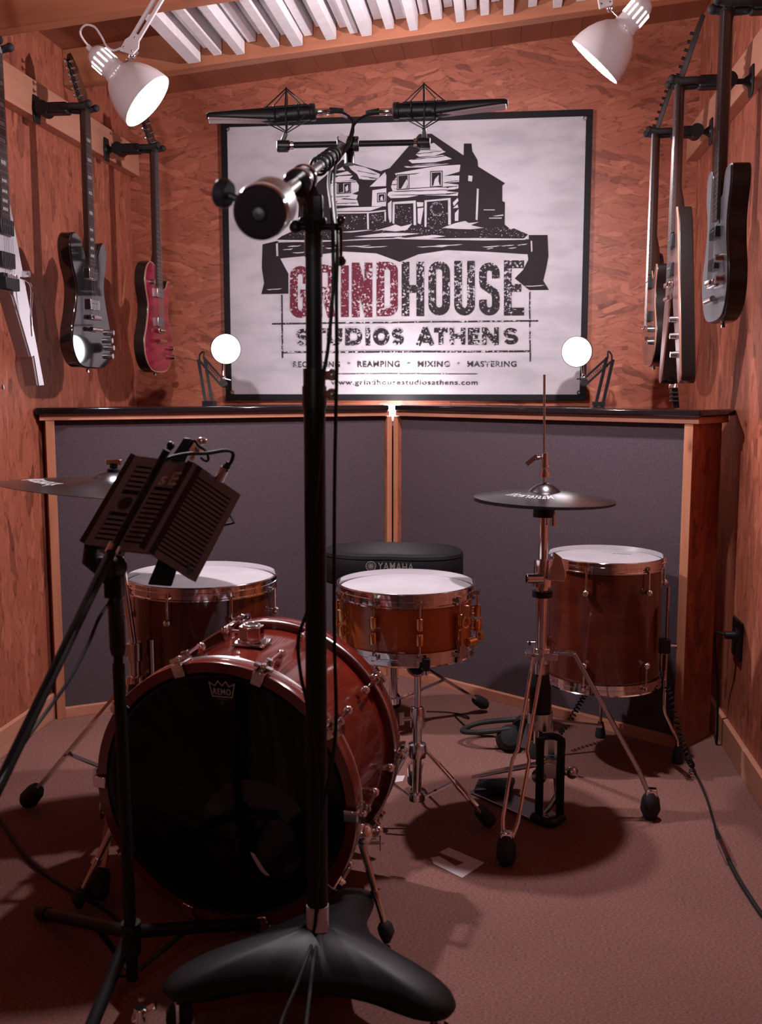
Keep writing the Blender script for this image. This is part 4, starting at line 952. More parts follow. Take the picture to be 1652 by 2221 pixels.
    if bridge:
        br=obj('bridge',MB().box((0,-h-.010,bridge),(.086,.014,.016)),CHROME if bodym is not GWHITE else BMETAL,T,bevel=.003)
        for k in range(6): obj('saddle',MB().box((-.026+.0104*k,-h-.019,bridge),(.007,.006,.012)),CHROME,br,bevel=.001,seg=1)
        if extra!='trem': obj('tailpiece',MB().cyl((-.042,-h-.013,bridge-.040),(.042,-h-.013,bridge-.040),.0075),CHROME,T)
    for x,z,mt in knobs: obj('knob',MB().cyl((x,-h,z),(x,-h-.020,z),.011,.009,16),mt,T)
    obj('strap_button',MB().cyl((0,0,.0),(0,0,-.012),.004,.007,10),CHROME,T)
    if extra=='trem':
        obj('tremolo_block',MB().box((0,-h-.012,bridge-.020),(.082,.020,.036)),BMETAL,T,bevel=.003)
        obj('tremolo_arm',MB().tube(smooth([(.045,-h-.02,bridge+.002),(.060,-h-.045,bridge-.02),(.062,-h-.040,bridge-.10),(.082,-h-.032,bridge-.16)],6),.003,8),CHROME,T)
    # the hanger
    wx=(B.x-(WL+.044)) if side<0 else ((WR-.044)-B.x)    # distance from guitar plane to the batten
    zh=znut+.014
    MH=Matrix.Translation(B)@Matrix.Rotation(R(90 if side<0 else -90),4,'Z')
    Hh=thing('guitar_hanger',hanglabel,'guitar hanger',MH@Matrix.Translation((0,wx,zh)),'guitar hangers screwed to the battens'); Hh['label']=hanglabel
    pb=[(-.022,-.045),(.022,-.045),(.030,.0),(.022,.045),(-.022,.045),(-.030,.0)]
    obj('wall_plate',MB().prism(pb,-.006,0,F),BMETAL,Hh,bevel=.003)
    obj('wall_plate_cone',MB().lathe([(.022,-.006),(.008,-.026),(.006,-.04)],basis((0,0,0),(0,1,0)),16),BMETAL,Hh)
    obj('stem',MB().cyl((0,-.006,0),(0,-wx+.105,0),.008,seg=14),BMETAL,Hh)
    yk=obj('yoke_block',MB().box((0,-wx+.075,0),(.048,.085,.036)),BMATTE,Hh,bevel=.006)
    for q in (-1,1): obj('yoke_screw',MB().cyl((q*.012,-wx+.11,.018),(q*.012,-wx+.11,.021),.004,seg=8),CHROME,yk)
    obj('pivot_drum',MB().cyl((-.030,-wx+.118,0),(.030,-wx+.118,0),.024,seg=20),BMATTE,Hh)
    for q in (-1,1):
        obj('padded_arm',MB().tube(smooth([(q*.018,-wx+.045,0),(q*.031,-wx+.02,0),(q*.031,-wx-.018,0),(q*.031,-wx-.046,.006)],5),.0105,12).ball((q*.031,-wx-.048,.006),.0125,12),RUBBER,Hh)
    return T
def gz(px,py,d): return A(px,py,d)
# outlines
O_SUPER=[(0,0),(.10,.006),(.155,.06),(.158,.13),(.125,.22),(.112,.28),(.130,.345),(.145,.40),(.125,.437),(.092,.425),(.062,.385),(.036,.372),(0,.372),(-.036,.375),(-.058,.402),(-.092,.437),(-.135,.437),(-.160,.40),(-.150,.34),(-.120,.27),(-.135,.19),(-.165,.12),(-.165,.06),(-.11,.008)]
O_LP=[(0,0),(.10,.012),(.160,.07),(.165,.14),(.125,.215),(.118,.27),(.140,.32),(.150,.362),(.128,.375),(.098,.345),(.060,.335),(.034,.36),(0,.40),(-.034,.425),(-.085,.430),(-.130,.395),(-.140,.33),(-.115,.255),(-.140,.18),(-.168,.12),(-.155,.055),(-.10,.010)]
O_LPR=[(0,0),(.10,.012),(.160,.07),(.165,.14),(.125,.215),(.118,.27),(.140,.32),(.138,.352),(.118,.352),(.090,.325),(.060,.315),(.034,.335),(0,.385),(-.034,.410),(-.085,.412),(-.130,.375),(-.140,.32),(-.115,.245),(-.140,.18),(-.168,.12),(-.155,.055),(-.10,.010)]
O_V=[(.032,.53),(.060,.49),(.205,.03),(.200,.008),(.178,.0),(.158,.010),(.150,.03),(.012,.27),(0,.278),(-.012,.27),(-.150,.03),(-.158,.010),(-.178,.0),(-.200,.008),(-.205,.03),(-.060,.49),(-.032,.53)]
O_WV=[(.030,.52),(.048,.50),(.215,.0),(.175,-.004),(.150,.085),(.132,.080),(.042,.245),(.022,.270),(0,.278),(-.022,.270),(-.042,.245),(-.160,.02),(-.165,-.05),(-.205,-.045),(-.048,.50),(-.030,.52)]
O_TELE=[(0,0),(.095,.012),(.135,.06),(.138,.12),(.115,.19),(.112,.25),(.132,.31),(.128,.352),(.095,.358),(.066,.345),(.050,.305),(.034,.300),(0,.300),(-.034,.32),(-.055,.35),(-.10,.385),(-.140,.37),(-.150,.32),(-.125,.25),(-.14,.18),(-.166,.12),(-.155,.06),(-.10,.010)]
B=gz(190,799,3.5); guitar('glossy black double-cut electric guitar with two chrome pickups on the left wall',B,-1,onY(205,243,B.y).z-B.z,O_SUPER,.372,GBLACK,GBLACK,zend=.345,
  pick=((.318,CHROME,.036),(.215,CHROME,.036)),bridge=.172,knobs=((.128,.10,BRUSH),(.140,.075,BRUSH),(.128,.045,BRUSH),(.142,.128,BRUSH)),head='inline',binding=None,hanglabel='black hanger on the left batten, holding the glossy black guitar')
B=gz(335,808,4.1); guitar('crimson single-cut electric guitar, farthest back on the left wall',B,-1,onY(332,330,B.y).z-B.z,O_LP,.40,GSIDE,GRED,zend=.345,
  pick=((.315,BRUSH,.036),(.20,BRUSH,.036)),bridge=.165,knobs=((.125,.10,CHROME),(.135,.065,CHROME),(-.09,.35,BRUSH)),head='three',binding=CREAM,inlay=None,hanglabel='black hanger on the left batten near the corner, holding the crimson guitar')
B=gz(6,835,2.87); guitar('white arrow-shaped electric guitar with black pickups, nearest of those on the left wall',B,-1,onY(2,112,B.y).z-B.z,O_WV,.52,GWHITE,GWHITE,zend=.455,
  pick=((.435,BPLAST,.042),(.345,BPLAST,.042)),bridge=.300,knobs=((.105,.318,CHROME),),head='point',extra='trem',sm=False,hanglabel='black hanger at the left picture edge, holding the white arrow-shaped guitar')
B=gz(1418,795,3.73); guitar('dark walnut single-cut electric guitar with tan edge, farthest back on the right wall',B,1,onY(1410,298,B.y).z-B.z,O_LPR,.40,GSIDE,GBURST,zend=.33,
  pick=((.30,BPLAST,.040),(.18,BPLAST,.036)),bridge=.14,knobs=((.10,.13,BRUSH),(.115,.085,BRUSH)),head='point',binding=CREAM,inlay=None,hanglabel='black hanger near the right back corner, holding the dark walnut guitar')
B=gz(1466,832,3.15); guitar('brown V-shaped electric guitar with tan edge, middle of the three on the right wall',B,1,onY(1466,192,B.y).z-B.z,O_V,.52,GSIDE,GVBRN,zend=.455,
  pick=((.43,BPLAST,.040),(.345,BPLAST,.040)),bridge=.300,knobs=((.115,.14,BRUSH),(.135,.085,BRUSH),(.095,.19,BRUSH)),head='point',binding=CREAM,inlay=None,sm=False,hanglabel='black hanger on the right batten, holding the brown V-shaped guitar')
B=gz(1568,700,2.5); guitar('gunmetal grey electric guitar with black sides, nearest on the right wall',B,1,onY(1570,28,B.y).z-B.z,O_TELE,.30,GSIDE,GGREY,zend=.245,
  pick=((.215,BPLAST,.026),(.14,BPLAST,.026)),bridge=.095,knobs=((.085,.145,CHROME),(.100,.095,CHROME)),head='inline',inlay=None,hanglabel='black hanger at the upper right picture edge, holding the grey guitar')
# ================================================================== CENTRE BOOM STAND
pb=A(700,1990,1.97); hub=Vector((-.338,1.80,0)); top=onY(679,430,1.86)
T=thing('studio_boom_stand','tall thick black boom stand in front of the kit, on a three-armed castor base','microphone stand',hub)
# base: one casting, arms from the hub
tips=[onZ(352,2142,.085)-hub,onZ(985,2190,.085)-hub,onZ(782,1925,.085)-hub]
arms=[(math.atan2(t.y,t.x),math.hypot(t.x,t.y)) for t in tips]
NN=540
wid=lambda r:.044+.075*math.exp(-(r/.115)**1.6)
def star(a):
    r=.05
    while r<.5:
        ok=False
        for an,L in arms:
            d=abs((a-an+PI)%(2*PI)-PI)
            if d<PI/2:
                x,y=r*math.cos(d),r*math.sin(d)
                w=wid(x)
                if y<w and (x<L-w or (x-(L-w))**2+y*y<w*w): ok=True
        if not ok: break
        r+=.0008
    return r
R0=[star(2*PI*k/NN) for k in range(NN)]
Rs=[]
for k in range(NN):
    ws=[math.exp(-(j/3)**2) for j in range(-8,9)]; Rs.append(sum(R0[(k+j)%NN]*w_ for j,w_ in zip(range(-8,9),ws))/sum(ws))
vs=[];fs=[]; rings=[.0,.12,.25,.4,.55,.7,.8,.88,.94,.98,1.0]
def zmid(r): return .135-.22*max(0,r-.03)+.05*max(0,r-.03)**2
def prof_(s): return (max(0,1-s**3.2))**.5
for up_ in (1,-1):
    for s_ in rings[:-1] if up_>0 else rings[::-1]:
        for k in range(NN):
            a=2*PI*k/NN; r=max(.0006,Rs[k]*s_)
            hh=.042*math.sqrt(max(0,1-s_**3.0))
            vs.append((r*math.cos(a),r*math.sin(a),zmid(r)+up_*hh))
nr=len(vs)//NN
for j in range(nr-1):
    for k in range(NN): l=(k+1)%NN; fs.append((j*NN+k,j*NN+l,(j+1)*NN+l,(j+1)*NN+k))
base=obj('castor_base',MB().add(vs,fs),BMETAL,T,ang=60)
for t in tips:
    dd=Vector((t.x,t.y,0)).normalized(); s=Vector((-dd.y,dd.x,0)); c=Vector((t.x,t.y,0))-dd*.03
    w=obj('castor',MB().cyl(c-s*.012+Vector((0,0,.026)),c+s*.012+Vector((0,0,.026)),.025,seg=24),RUBBER,T)
    obj('castor_fork',MB().box(c+s*.016+Vector((0,0,.038)),(.006,.02,.05),None).cyl(c+Vector((0,0,.05)),c+Vector((0,0,.075)),.010),CHROME,w)
tl=tips[0]; dd=Vector((tl.x,tl.y,0)).normalized(); c=Vector((tl.x,tl.y,0))+dd*.012
obj('castor_brake',MB().bar(c+Vector((0,0,.05)),c+dd*.045+Vector((0,0,.028)),.02,.008).cyl(c+dd*.03+Vector((0,0,.01)),c+dd*.03+Vector((0,0,.05)),.012),CHROME,T,bevel=.002)
pbl=Vector((0,0,.15)); tpl=top-hub
along=lambda t:pbl.lerp(tpl,t)
def tz(py): # parameter on the pole for a picture row
    lo,hi=0,1
    for _ in range(30):
        mid=(lo+hi)/2; q=(CR.transposed()@((hub+along(mid))-CP)); y=H_/2-FPX*q.y/-q.z
        if y>py: lo=mid
        else: hi=mid
    return lo
obj('lower_tube',MB().cyl(along(0),along(tz(862)),.0200,seg=28),BMETAL,T)
obj('upper_tube',MB().cyl(along(tz(880)),along(tz(540)),.0150,seg=24),BMETAL,T)
obj('tape_wrap',MB().tube([along(tz(2010)),along(tz(1962))],.0212,28),TAPE,T)
obj('tape_tail',MB().add([along(tz(2010))+CR@Vector((x,y,.020+.003*k)) for k,(x,y) in enumerate([(-.004,.02),(.021,.02),(.020,-.036),(.004,-.030),(-.002,-.010)])],[(0,1,2,3,4)]),TAPE,T)
cl=obj('lower_clutch',MB().cyl(along(tz(886)),along(tz(838)),.0225,seg=28).cyl(along(tz(838)),along(tz(800)),.0205,seg=28),BPLAST,T)
for py in (815,857):
    p=along(tz(py)); q=p+RGT*.027-FWD*.005
    obj('clutch_bolt',MB().bar(p+RGT*.012,q,.02,.016,(0,0,1)).torus(basis(q+RGT*.006-FWD*.008,FWD),.008,.003,20,8).ball(q+RGT*.006-FWD*.008,.005,10),BRUSH,cl)
obj('upper_clutch',MB().cyl(along(tz(556)),along(tz(510)),.0165,seg=24),BPLAST,T)
ph=along(tz(455))
hd=obj('swivel_head',MB().box((0,0,0),(.036,.034,.050),basis(ph,(0,0,1),RGT)).cyl(along(tz(512)),along(tz(420)),.0155,seg=20).cyl(ph-RGT*.026-UPV*.022,ph+RGT*.024-UPV*.022,.009),BMATTE,T,bevel=.004)
lv=along(tz(492)); 
obj('crank_bar',MB().cyl(lv-RGT*.03,lv+RGT*.052,.0065,seg=12).ball(lv-RGT*.032,.012,12),BMATTE,T)
l2=lv+RGT*.050; obj('crank_handle',MB().cyl(l2+UPV*.012,l2-UPV*.062,.0028,seg=10).ball(l2+UPV*.012,.0085,14).ball(l2-UPV*.062,.0095,14),BGLOSS,T)
b0=A(565,460,1.42)-hub; b1=A(745,318,2.6)-hub; bd=(b1-b0).normalized()
bat=lambda t:b0+bd*t; tp=(ph-b0).dot(bd)
cw=obj('counterweight',MB().lathe([(.0001,0),(.034,0),(.0375,.003),(.0385,.008),(.0385,.100),(.036,.105),(.0001,.105)],basis(bat(-.01),bd),48),BGLOSS,T)
obj('counterweight_sleeve',MB().lathe([(.0392,.022),(.0395,.024),(.0395,.098),(.0392,.10)],basis(bat(-.01),bd),48),DSTEEL,cw)
obj('counterweight_nut',MB().lathe([(.0001,-.010),(.008,-.009),(.012,-.004),(.013,0)],basis(bat(-.01),bd),24),BMATTE,cw)
kn=bat(.04)-RGT*.060+UPV*.022
obj('counterweight_knob',MB().lathe([(.0001,-.009),(.018,-.009),(.021,-.005),(.021,.007),(.018,.010),(.0001,.010)],basis(kn,(RGT-UPV*.3-FWD*.3).normalized()),12).cyl(kn,bat(.04)-RGT*.03+UPV*.01,.005),BMATTE,cw)
obj('boom_rear_tube',MB().cyl(bat(.09),bat(tp),.0105,seg=20),DSTEEL,T)
obj('boom_front_tube',MB().cyl(bat(tp),b1,.0095,seg=20),BMETAL,T)
for t in (tp-.035,tp+.045): obj('boom_clamp_ring',MB().lathe([(.011,-.012),(.023,-.012),(.025,-.008),(.025,.008),(.023,.012),(.011,.012)],basis(bat(t),bd),32,closed=True),BGLOSS,T)
obj('boom_clamp_body',MB().cyl(bat(tp-.035),bat(tp+.045),.0205,seg=28).bar(bat(tp),ph,.03,.03),BPLAST,T)
# stereo bar with the two microphones
sA,sB=A(628,315,2.60),A(905,309,2.60); sC=sA.lerp(sB,.45)
T=thing('stereo_bar','black stereo bar across the end of the boom, carrying both ribbon microphones','microphone bar',sC)
obj('bar_tube',MB().cyl(sA,sB,.0078,seg=18),BMETAL,T,world=True)
obj('centre_clamp',MB().cyl(sC-RGT*.026,sC+RGT*.030,.019,seg=24).box(sC,(.05,.03,.03)),BPLAST,T,world=True,bevel=.003)
obj('clamp_knob',MB().cyl(sC-UPV*.022+RGT*.006,sC-UPV*.052+RGT*.006,.013,.014,14),BMATTE,T,world=True)
for p,s in ((sA,-1),(sB,1)):
    obj('end_ring',MB().cyl(p-RGT*s*.010,p-RGT*s*.002,.0105,seg=18),CHROME,T,world=True)
    obj('end_clamp',MB().cyl(p-RGT*s*.0,p+RGT*s*.030,.0125,seg=18),BPLAST,T,world=True)
def ribbon_mic(label,lab2,lab3,tail,tip,bar_end,s,w):
    """tail: connector end, tip: grille end"""
    ax_=(tip-tail).normalized(); up=UPV; M=basis(tail,ax_,-FWD)  # local z along the microphone, x towards the viewer
    L=(tip-tail).length; 
    T=thing('ribbon_microphone',label,'microphone',M,'overhead ribbon microphones'); T['label']=label
    yy=1 if (M.to_3x3()@Vector((0,1,0))).dot(UPV)>0 else -1
    Lb=L*.40
    obj('body',MB().lathe([(.0001,0),(.0205,0),(.022,.003),(.022,.014),(.0195,.016),(.0195,Lb*.9),(.019,Lb)],None,32),BMATTE,T)
    vs=[];
    for z,hx,hy in ((Lb*.85,.0195,.0195),(Lb*1.2,.019,.017),(L*.72,.017,.0125),(L*.97,.015,.0085),(L,.010,.006)):
        off=yy*.0*z
        for k in range(20):
            a=2*PI*k/20; c,s_=math.cos(a),math.sin(a); vs.append((hx*abs(c)**.7*(1 if c>0 else -1),hy*abs(s_)**.7*(1 if s_>0 else -1)+yy*.010*(z-Lb)/(L-Lb),z))
    fs=[(j*20+k,j*20+(k+1)%20,(j+1)*20+(k+1)%20,(j+1)*20+k) for j in range(4) for k in range(20)]+[tuple(80+k for k in range(20))]
    obj('head_housing',MB().add(vs,fs),BMATTE,T)
    g=[( .013,-yy*.0175,Lb*.95),( .012,-yy*.004,L*.985),(-.012,-yy*.004,L*.985),(-.013,-yy*.0175,Lb*.95)]
    m=MB(); up_=[Vector(p)+Vector((0,yy*.008,0)) for p in g]; m.hexa([Vector(p) for p in g]+up_); obj('lower_grille',m,PCOL,T,bevel=.001,seg=1)
    gm=MB().box((0,0,0),(.024,.0012,.0016)).mesh('grille_rib')
    gr=obj('upper_grille',MB().box((0,yy*.0168,L*.80),(.020,.001,L*.28)),SEBLK,T)
    for k in range(16): obj('grille_rib',gm,SEBLK,gr,M=Matrix.Translation((0,yy*(.0178-.0002*k),L*.67+k*L*.018)))
    # connector
    xl=thing('xlr_cable_plug',lab3,'cable connector',basis(tail,-ax_),'XLR plugs on the overhead microphones'); xl['label']=lab3
    obj('metal_shell',MB().lathe([(.0085,0),(.0095,.002),(.0095,.034),(.0085,.037),(.0085,.0)],None,24),CHROME,xl)
    obj('rubber_boot',MB().lathe([(.0088,.036),(.0088,.040),(.0052,.066),(.0036,.072)],None,20),BMATTE,xl)
    # shock mount
    mc=tail+ax_*(L*.27)
    S=thing('shock_mount',lab2,'shock mount',mc,'shock mounts of the overhead microphones'); S['label']=lab2
    for zz in (-.030,.030):
        obj('inner_ring',MB().torus(basis(mc+ax_*zz,ax_),.0235,.0022,32,8),BMETAL,S,world=True)
    tp_=mc+UPV*.064; bt=mc-UPV*.046
    for q in (-1,1):
        obj('side_bar',MB().bar(tp_-FWD*q*.003,mc-FWD*q*.030,.010,.004,ax_).bar(mc-FWD*q*.030,bt-FWD*q*.003,.010,.004,ax_),BMETAL,S,world=True)
    for e,b in ((tp_,1),(bt,-1)):
        for zz in (-.052,.052):
            for q in (-1,1):
                obj('elastic_cord',MB().tube([e-FWD*q*.006,mc+ax_*zz+UPV*b*.012-FWD*q*.020],.0016,6),CABLE,S,world=True)
    for q in (-1,1): obj('outer_bar',MB().tube([mc-ax_*.055-FWD*q*.02+UPV*.012,mc+ax_*.055-FWD*q*.02+UPV*.012],.003,8),BMETAL,S,world=True)
    kn=bar_end+RGT*s*.018+UPV*.010
    obj('swivel_arm',MB().bar(bt,kn,.018,.012,ax_).bar(kn,kn-UPV*.026,.030,.020,FWD),BPLAST,S,world=True,bevel=.003)
    return T
ribbon_mic('black ribbon microphone on the left of the stereo bar, its grille pointing left','black shock mount cradling the left overhead microphone','silver XLR plug on the left overhead microphone',A(684,243,2.60),A(449,261,2.58),sA,-1,0)
ribbon_mic('black ribbon microphone on the right of the stereo bar, its grille pointing right','black shock mount cradling the right overhead microphone','silver XLR plug on the right overhead microphone',A(853,241,2.60),A(1101,231,2.56),sB,1,0)
def cable(name,label,pts,r=.0035,group=None,m=CABLE,seg=8):
    P0=Vector(pts[0]); T=thing(name,label,'cable',P0,group); T['label']=label
    obj('cord',MB().tube(smooth(pts,8),r,seg),m,T,world=True); return T
def rowp(py,dx,dz=.02): # beside the pole
    p=hub+along(tz(py)); return p+RGT*dx-FWD*dz
cL=[A(717,243,2.60),A(744,245,2.59),A(764,262,2.58),A(762,285,2.57),A(752,312,2.56),A(736,330,2.5),A(720,352,2.38),A(712,395,2.2)]+[rowp(q,x,.03) for q,x in ((470,.035),(560,.037),(640,.036),(760,.027),(840,.015),(900,.017),(1000,.010),(1200,-.005),(1300,-.008),(1380,-.030),(1460,-.026),(1540,-.012),(1700,.004),(1950,.0),(2030,-.01))]+[A(672,2060,1.80),A(642,2140,1.72),A(608,2225,1.66),A(600,2300,1.6)]
cable('microphone_cable','black cable from the left overhead microphone, bulging left of the tall pole halfway down',cL,.0034,'cables of the overhead microphones')
cR=[A(820,246,2.60),A(790,252,2.59),A(768,270,2.57),A(765,288,2.56),A(757,315,2.55),A(742,335,2.48),A(727,360,2.35),A(724,420,2.2)]+[rowp(q,x,.02) for q,x in ((520,.044),(640,.042),(800,.042),(1000,.038),(1200,.036),(1400,.036),(1560,.038),(1660,.028),(1800,.004),(1950,.002),(2030,.0))]+[A(680,2080,1.78),A(672,2150,1.72),A(664,2225,1.66),A(660,2300,1.6)]
cable('microphone_cable','black cable from the right overhead microphone, hanging straight along the right of the tall pole',cR,.0034,'cables of the overhead microphones')
# turns of cable round the boom
T=thing('cable_ties','loops of black cord wound around the front of the boom','cable tie',A(715,350,2.4))
for t in (.56,.62,.67,.74,.79): obj('cord_loop',MB().torus(basis(hub+b0.lerp(b1,t),bd+Vector((.15,0,.1))),.017,.0032,24,8),CABLE,T,world=True)
obj('tape_tag',MB().bar(A(736,296,2.57),A(752,304,2.57),.012,.014),TAPE,T,world=True)
t2=thing('cable_tag','small pale paper tag on the left overhead microphone cable','tag',A(746,252,2.58)); obj('paper',MB().bar(A(739,249,2.585),A(753,255,2.585),.013,.0008,UPV),TAPE,t2,world=True)
# ================================================================== REFLECTION FILTER, SMALL STAND
sp=onZ(285,2052,.10); T=thing('boom_microphone_stand','slim black boom stand at the left front, with three straight tube legs','microphone stand',Vector((sp.x,sp.y,0)))
s0=Vector((sp.x,sp.y,0)); tj=onY(248,1240,sp.y+.015)-s0
pole=lambda t:Vector((0,0,.04)).lerp(tj,t)
obj('lower_tube',MB().cyl((0,0,.03),pole(.78),.0118,seg=20),BMETAL,T)
obj('upper_tube',MB().cyl(pole(.76),tj,.0092,seg=20),BMETAL,T)
obj('height_clutch',MB().tube([pole(.80),pole(.815),pole(.93),pole(.94)],[.0125,.0155,.0155,.0125],20),BPLAST,T)
obj('tripod_hub',MB().cyl((0,0,.085),(0,0,.150),.019,seg=20),BPLAST,T)
for ft in (onZ(90,1992),onZ(600,2012),onZ(175,2300)):
    f=ft-s0; f.z=.014; d=Vector((f.x,f.y,0)).normalized(); a=d*.015+Vector((0,0,.125)); e=f
    L=obj('leg',MB().cyl(a,e,.0130,seg=16),BMETAL,T); obj('end_cap',MB().cyl(e-(e-a).normalized()*.035,e+(e-a).normalized()*.006,.0155,.0155,16),RUBBER,L)
    obj('leg_brace',MB().bar(d*.015+Vector((0,0,.045)),a.lerp(e,.35),.012,.004),BMETAL,T)
obj('swivel_joint',MB().cyl(tj-FWD*.022+UPV*.01,tj+FWD*.018+UPV*.01,.021,seg=28).box(tj-UPV*.022,(.034,.026,.055)),BMATTE,T,bevel=.003)
obj('swivel_bolt',MB().cyl(tj-FWD*.022+UPV*.01,tj-FWD*.027+UPV*.01,.009,seg=20),BRUSH,T)
jp=s0+tj
u0=A(-70,1845,1.52); u1=A(244,1192,1.89); u2=A(362,976,1.86)
obj('boom_lower_tube',MB().cyl(u0,u1,.0095,seg=18),BMETAL,T,world=True)
obj('boom_collar',MB().cyl(u1-(u2-u1).normalized()*.008,u1+(u2-u1).normalized()*.014,.0118,seg=18),CHROME,T,world=True)
obj('boom_upper_tube',MB().cyl(u1,u2,.0070,seg=16),BMETAL,T,world=True)
obj('boom_clamp',MB().cyl(A(232,1232,1.90)+FWD*.0,A(262,1228,1.93),.020,seg=20).box(A(232,1235,1.93),(.03,.03,.05)),BMATTE,T,world=True,bevel=.004)
cable('boom_cable','thin black cable hanging beneath the slanting boom arm at the left',[A(243,1300,1.93),A(215,1340,1.88),A(190,1400,1.84),A(150,1475,1.78),A(100,1545,1.72),A(60,1600,1.66),A(20,1665,1.6),A(-40,1760,1.5)],.0032)
# filter: panels from corner points
def quad(a,b,c,d): return lambda u,v:(a.lerp(b,u)).lerp(d.lerp(c,u),v)   # a bottom-left b bottom-right c top-right d top-left
fa=quad(A(186,1181,1.985),A(317,1195,1.90),A(424,1005,1.93),A(298,989,2.015))
sb_=quad(A(317,1195,1.90),A(424,1263,2.03),A(522,1073,2.06),A(424,1005,1.93))
T=thing('reflection_filter','black slatted microphone shield with pale logo, tilted on the slim boom stand','microphone shield',fa(.5,.5))
def panel(nm,q,cols,rows,skip,dep=.022,v0=.07,v1=.93):
    n=((q(1,0)-q(0,0)).cross(q(0,1)-q(0,0))).normalized()
    if n.dot(CP-q(.5,.5))<0: n=-n
    pt=lambda u,v,w:q(u,v)+n*w
    def slab(m,u0_,u1_,v0_,v1_,w0,w1):
        return m.hexa([pt(u0_,v0_,w0),pt(u1_,v0_,w0),pt(u1_,v1_,w0),pt(u0_,v1_,w0),pt(u0_,v0_,w1),pt(u1_,v0_,w1),pt(u1_,v1_,w1),pt(u0_,v1_,w1)])
    p=obj(nm,slab(MB(),0,1,0,1,-dep,-.006),BMATTE,T,world=True)
    fr=MB(); slab(fr,0,1,0,v0,-.006,.0); slab(fr,0,1,v1,1,-.006,.0)
    us=[0]+[x for c in cols for x in c]+[1]
    for a,b in zip(us[::2],us[1::2]): slab(fr,a,b,v0,v1,-.006,0)
    for (a,b,c,d) in skip: slab(fr,a,b,c,d,-.006,0)
    obj('panel_frame',fr,SEBLK,p,world=True)
    for (a,b) in cols:
        for k in range(rows):
            va=v0+(v1-v0)*(k+.42)/rows; vb=v0+(v1-v0)*(k+1)/rows
            if any(a<s[1] and b>s[0] and va<s[3] and vb>s[2] for s in skip): continue
            obj('louvre',slab(MB(),a,b,va,vb,-.0065,-.0008),SEBLK,p,world=True)
    return p,pt
pf,ptf=panel('front_panel',fa,[(.08,.42),(.56,.92)],16,[(.56,.92,.70,.93),(.08,.42,.38,.58)])
ps,pts_=panel('side_panel',sb_,[(.10,.88)],19,[])
obj('maker_logo',text_mesh('sE',lambda u,v:ptf(.60+.28*u,.715+.15*v+.02*u,.0008),.012),LOGO,pf,world=True)
st=MB()
for k in range(8):
    a=PI*k/8; d=(math.cos(a),math.sin(a)); w_=.12; st.add([ptf(.25+.12*(d[0]*x-d[1]*y*w_),.48+.075*(d[1]*x+d[0]*y*w_),.0008) for x,y in ((-1,-1),(1,-1),(1,1),(-1,1))],[(0,1,2,3)])
obj('round_vent',st,BMATTE,pf,world=True)
sc=MB().add([pts_(u,v,.0008) for u,v in ((.70,.13),(.73,.14),(.90,.02),(.84,.05),(.80,.02))],[(0,1,2,3,4)])
obj('teal_scuff',sc,TEAL,ps,world=True)
nrm=(fa(1,0)-fa(0,0)).cross(fa(0,1)-fa(0,0)).normalized(); 
if nrm.dot(CP-fa(.5,.5))>0: nrm=-nrm
bl=quad(fa(0,0)+nrm*.10,fa(0,0),fa(0,1),fa(0,1)+nrm*.10)
panel('rear_left_panel',bl,[(.1,.9)],16,[])
obj('lower_lip',MB().tube([fa(0,.02)+nrm*.01,fa(.0,-.10)+nrm*.03,fa(.12,-.16)+nrm*.05],[.012,.02,.018],12),BMATTE,T,world=True)
obj('foot_bracket',MB().hexa([A(320,1268,2.0),A(372,1272,2.0),A(372,1272,2.02),A(320,1268,2.02),A(346,1205,2.0),A(388,1222,2.0),A(388,1222,2.02),A(346,1205,2.02)]),BMATTE,T,world=True,bevel=.003)
obj('top_bracket',MB().hexa([A(368,998,1.95),A(400,1003,1.95),A(400,1003,1.97),A(368,998,1.97),A(399,949,1.95),A(424,953,1.95),A(424,953,1.97),A(399,949,1.97)]),BMATTE,T,world=True,bevel=.002)
obj('thumb_screw',MB().cyl(A(356,990,1.94),A(370,968,1.94),.005).ball(A(370,966,1.94),.008,10),BMATTE,T,world=True)
kn=A(430,966,1.95); obj('clamp_bolt',MB().cyl(A(415,998,1.95),A(423,978,1.95),.0045).cyl(A(423,982,1.95),kn,.015,.011,8).ball(A(436,957,1.95),.011,10,(1.2,.8,.7)),CHROME,T,world=True)
mt=thing('shielded_microphone','black microphone behind the slatted shield, only its ring and lower cage showing','microphone',A(430,1200,2.12))
obj('mic_body',MB().cyl(A(395,1235,2.14),A(455,1105,2.16),.024,seg=28),BMATTE,mt,world=True)
obj('mount_ring',MB().tube([A(478,1108,2.10),A(498,1116,2.10),A(508,1134,2.10),A(480,1140,2.10)],.003,8),BMETAL,mt,world=True)
T=thing('shield_microphone_cable','black cable with silver XLR plug looping over the top of the slatted shield','cable',A(480,1030,1.97)); 
obj('cord',MB().tube(smooth([A(0,1712,1.55),A(120,1462,1.70),A(215,1262,1.85),A(246,1196,1.87),A(282,1125,1.86),A(318,1055,1.86),A(342,1014,1.87),A(366,994,1.88),A(410,984,1.90),A(450,983,1.92),A(490,977,1.94),A(505,983,1.955),A(502,1000,1.96),A(494,1010,1.965)],6),.0036,8),CABLE,T,world=True)
obj('rubber_boot',MB().cyl(A(497,1003,1.965),A(487,1018,1.97),.0048,.0088,16),BMATTE,T,world=True)
obj('metal_shell',MB().cyl(A(488,1014,1.97),A(474,1042,1.975),.0095,.0095,20),CHROME,T,world=True)
T=thing('short_cable','short black cord curled around the chrome bolt on top of the slatted shield','cable',A(430,980,1.93)); 
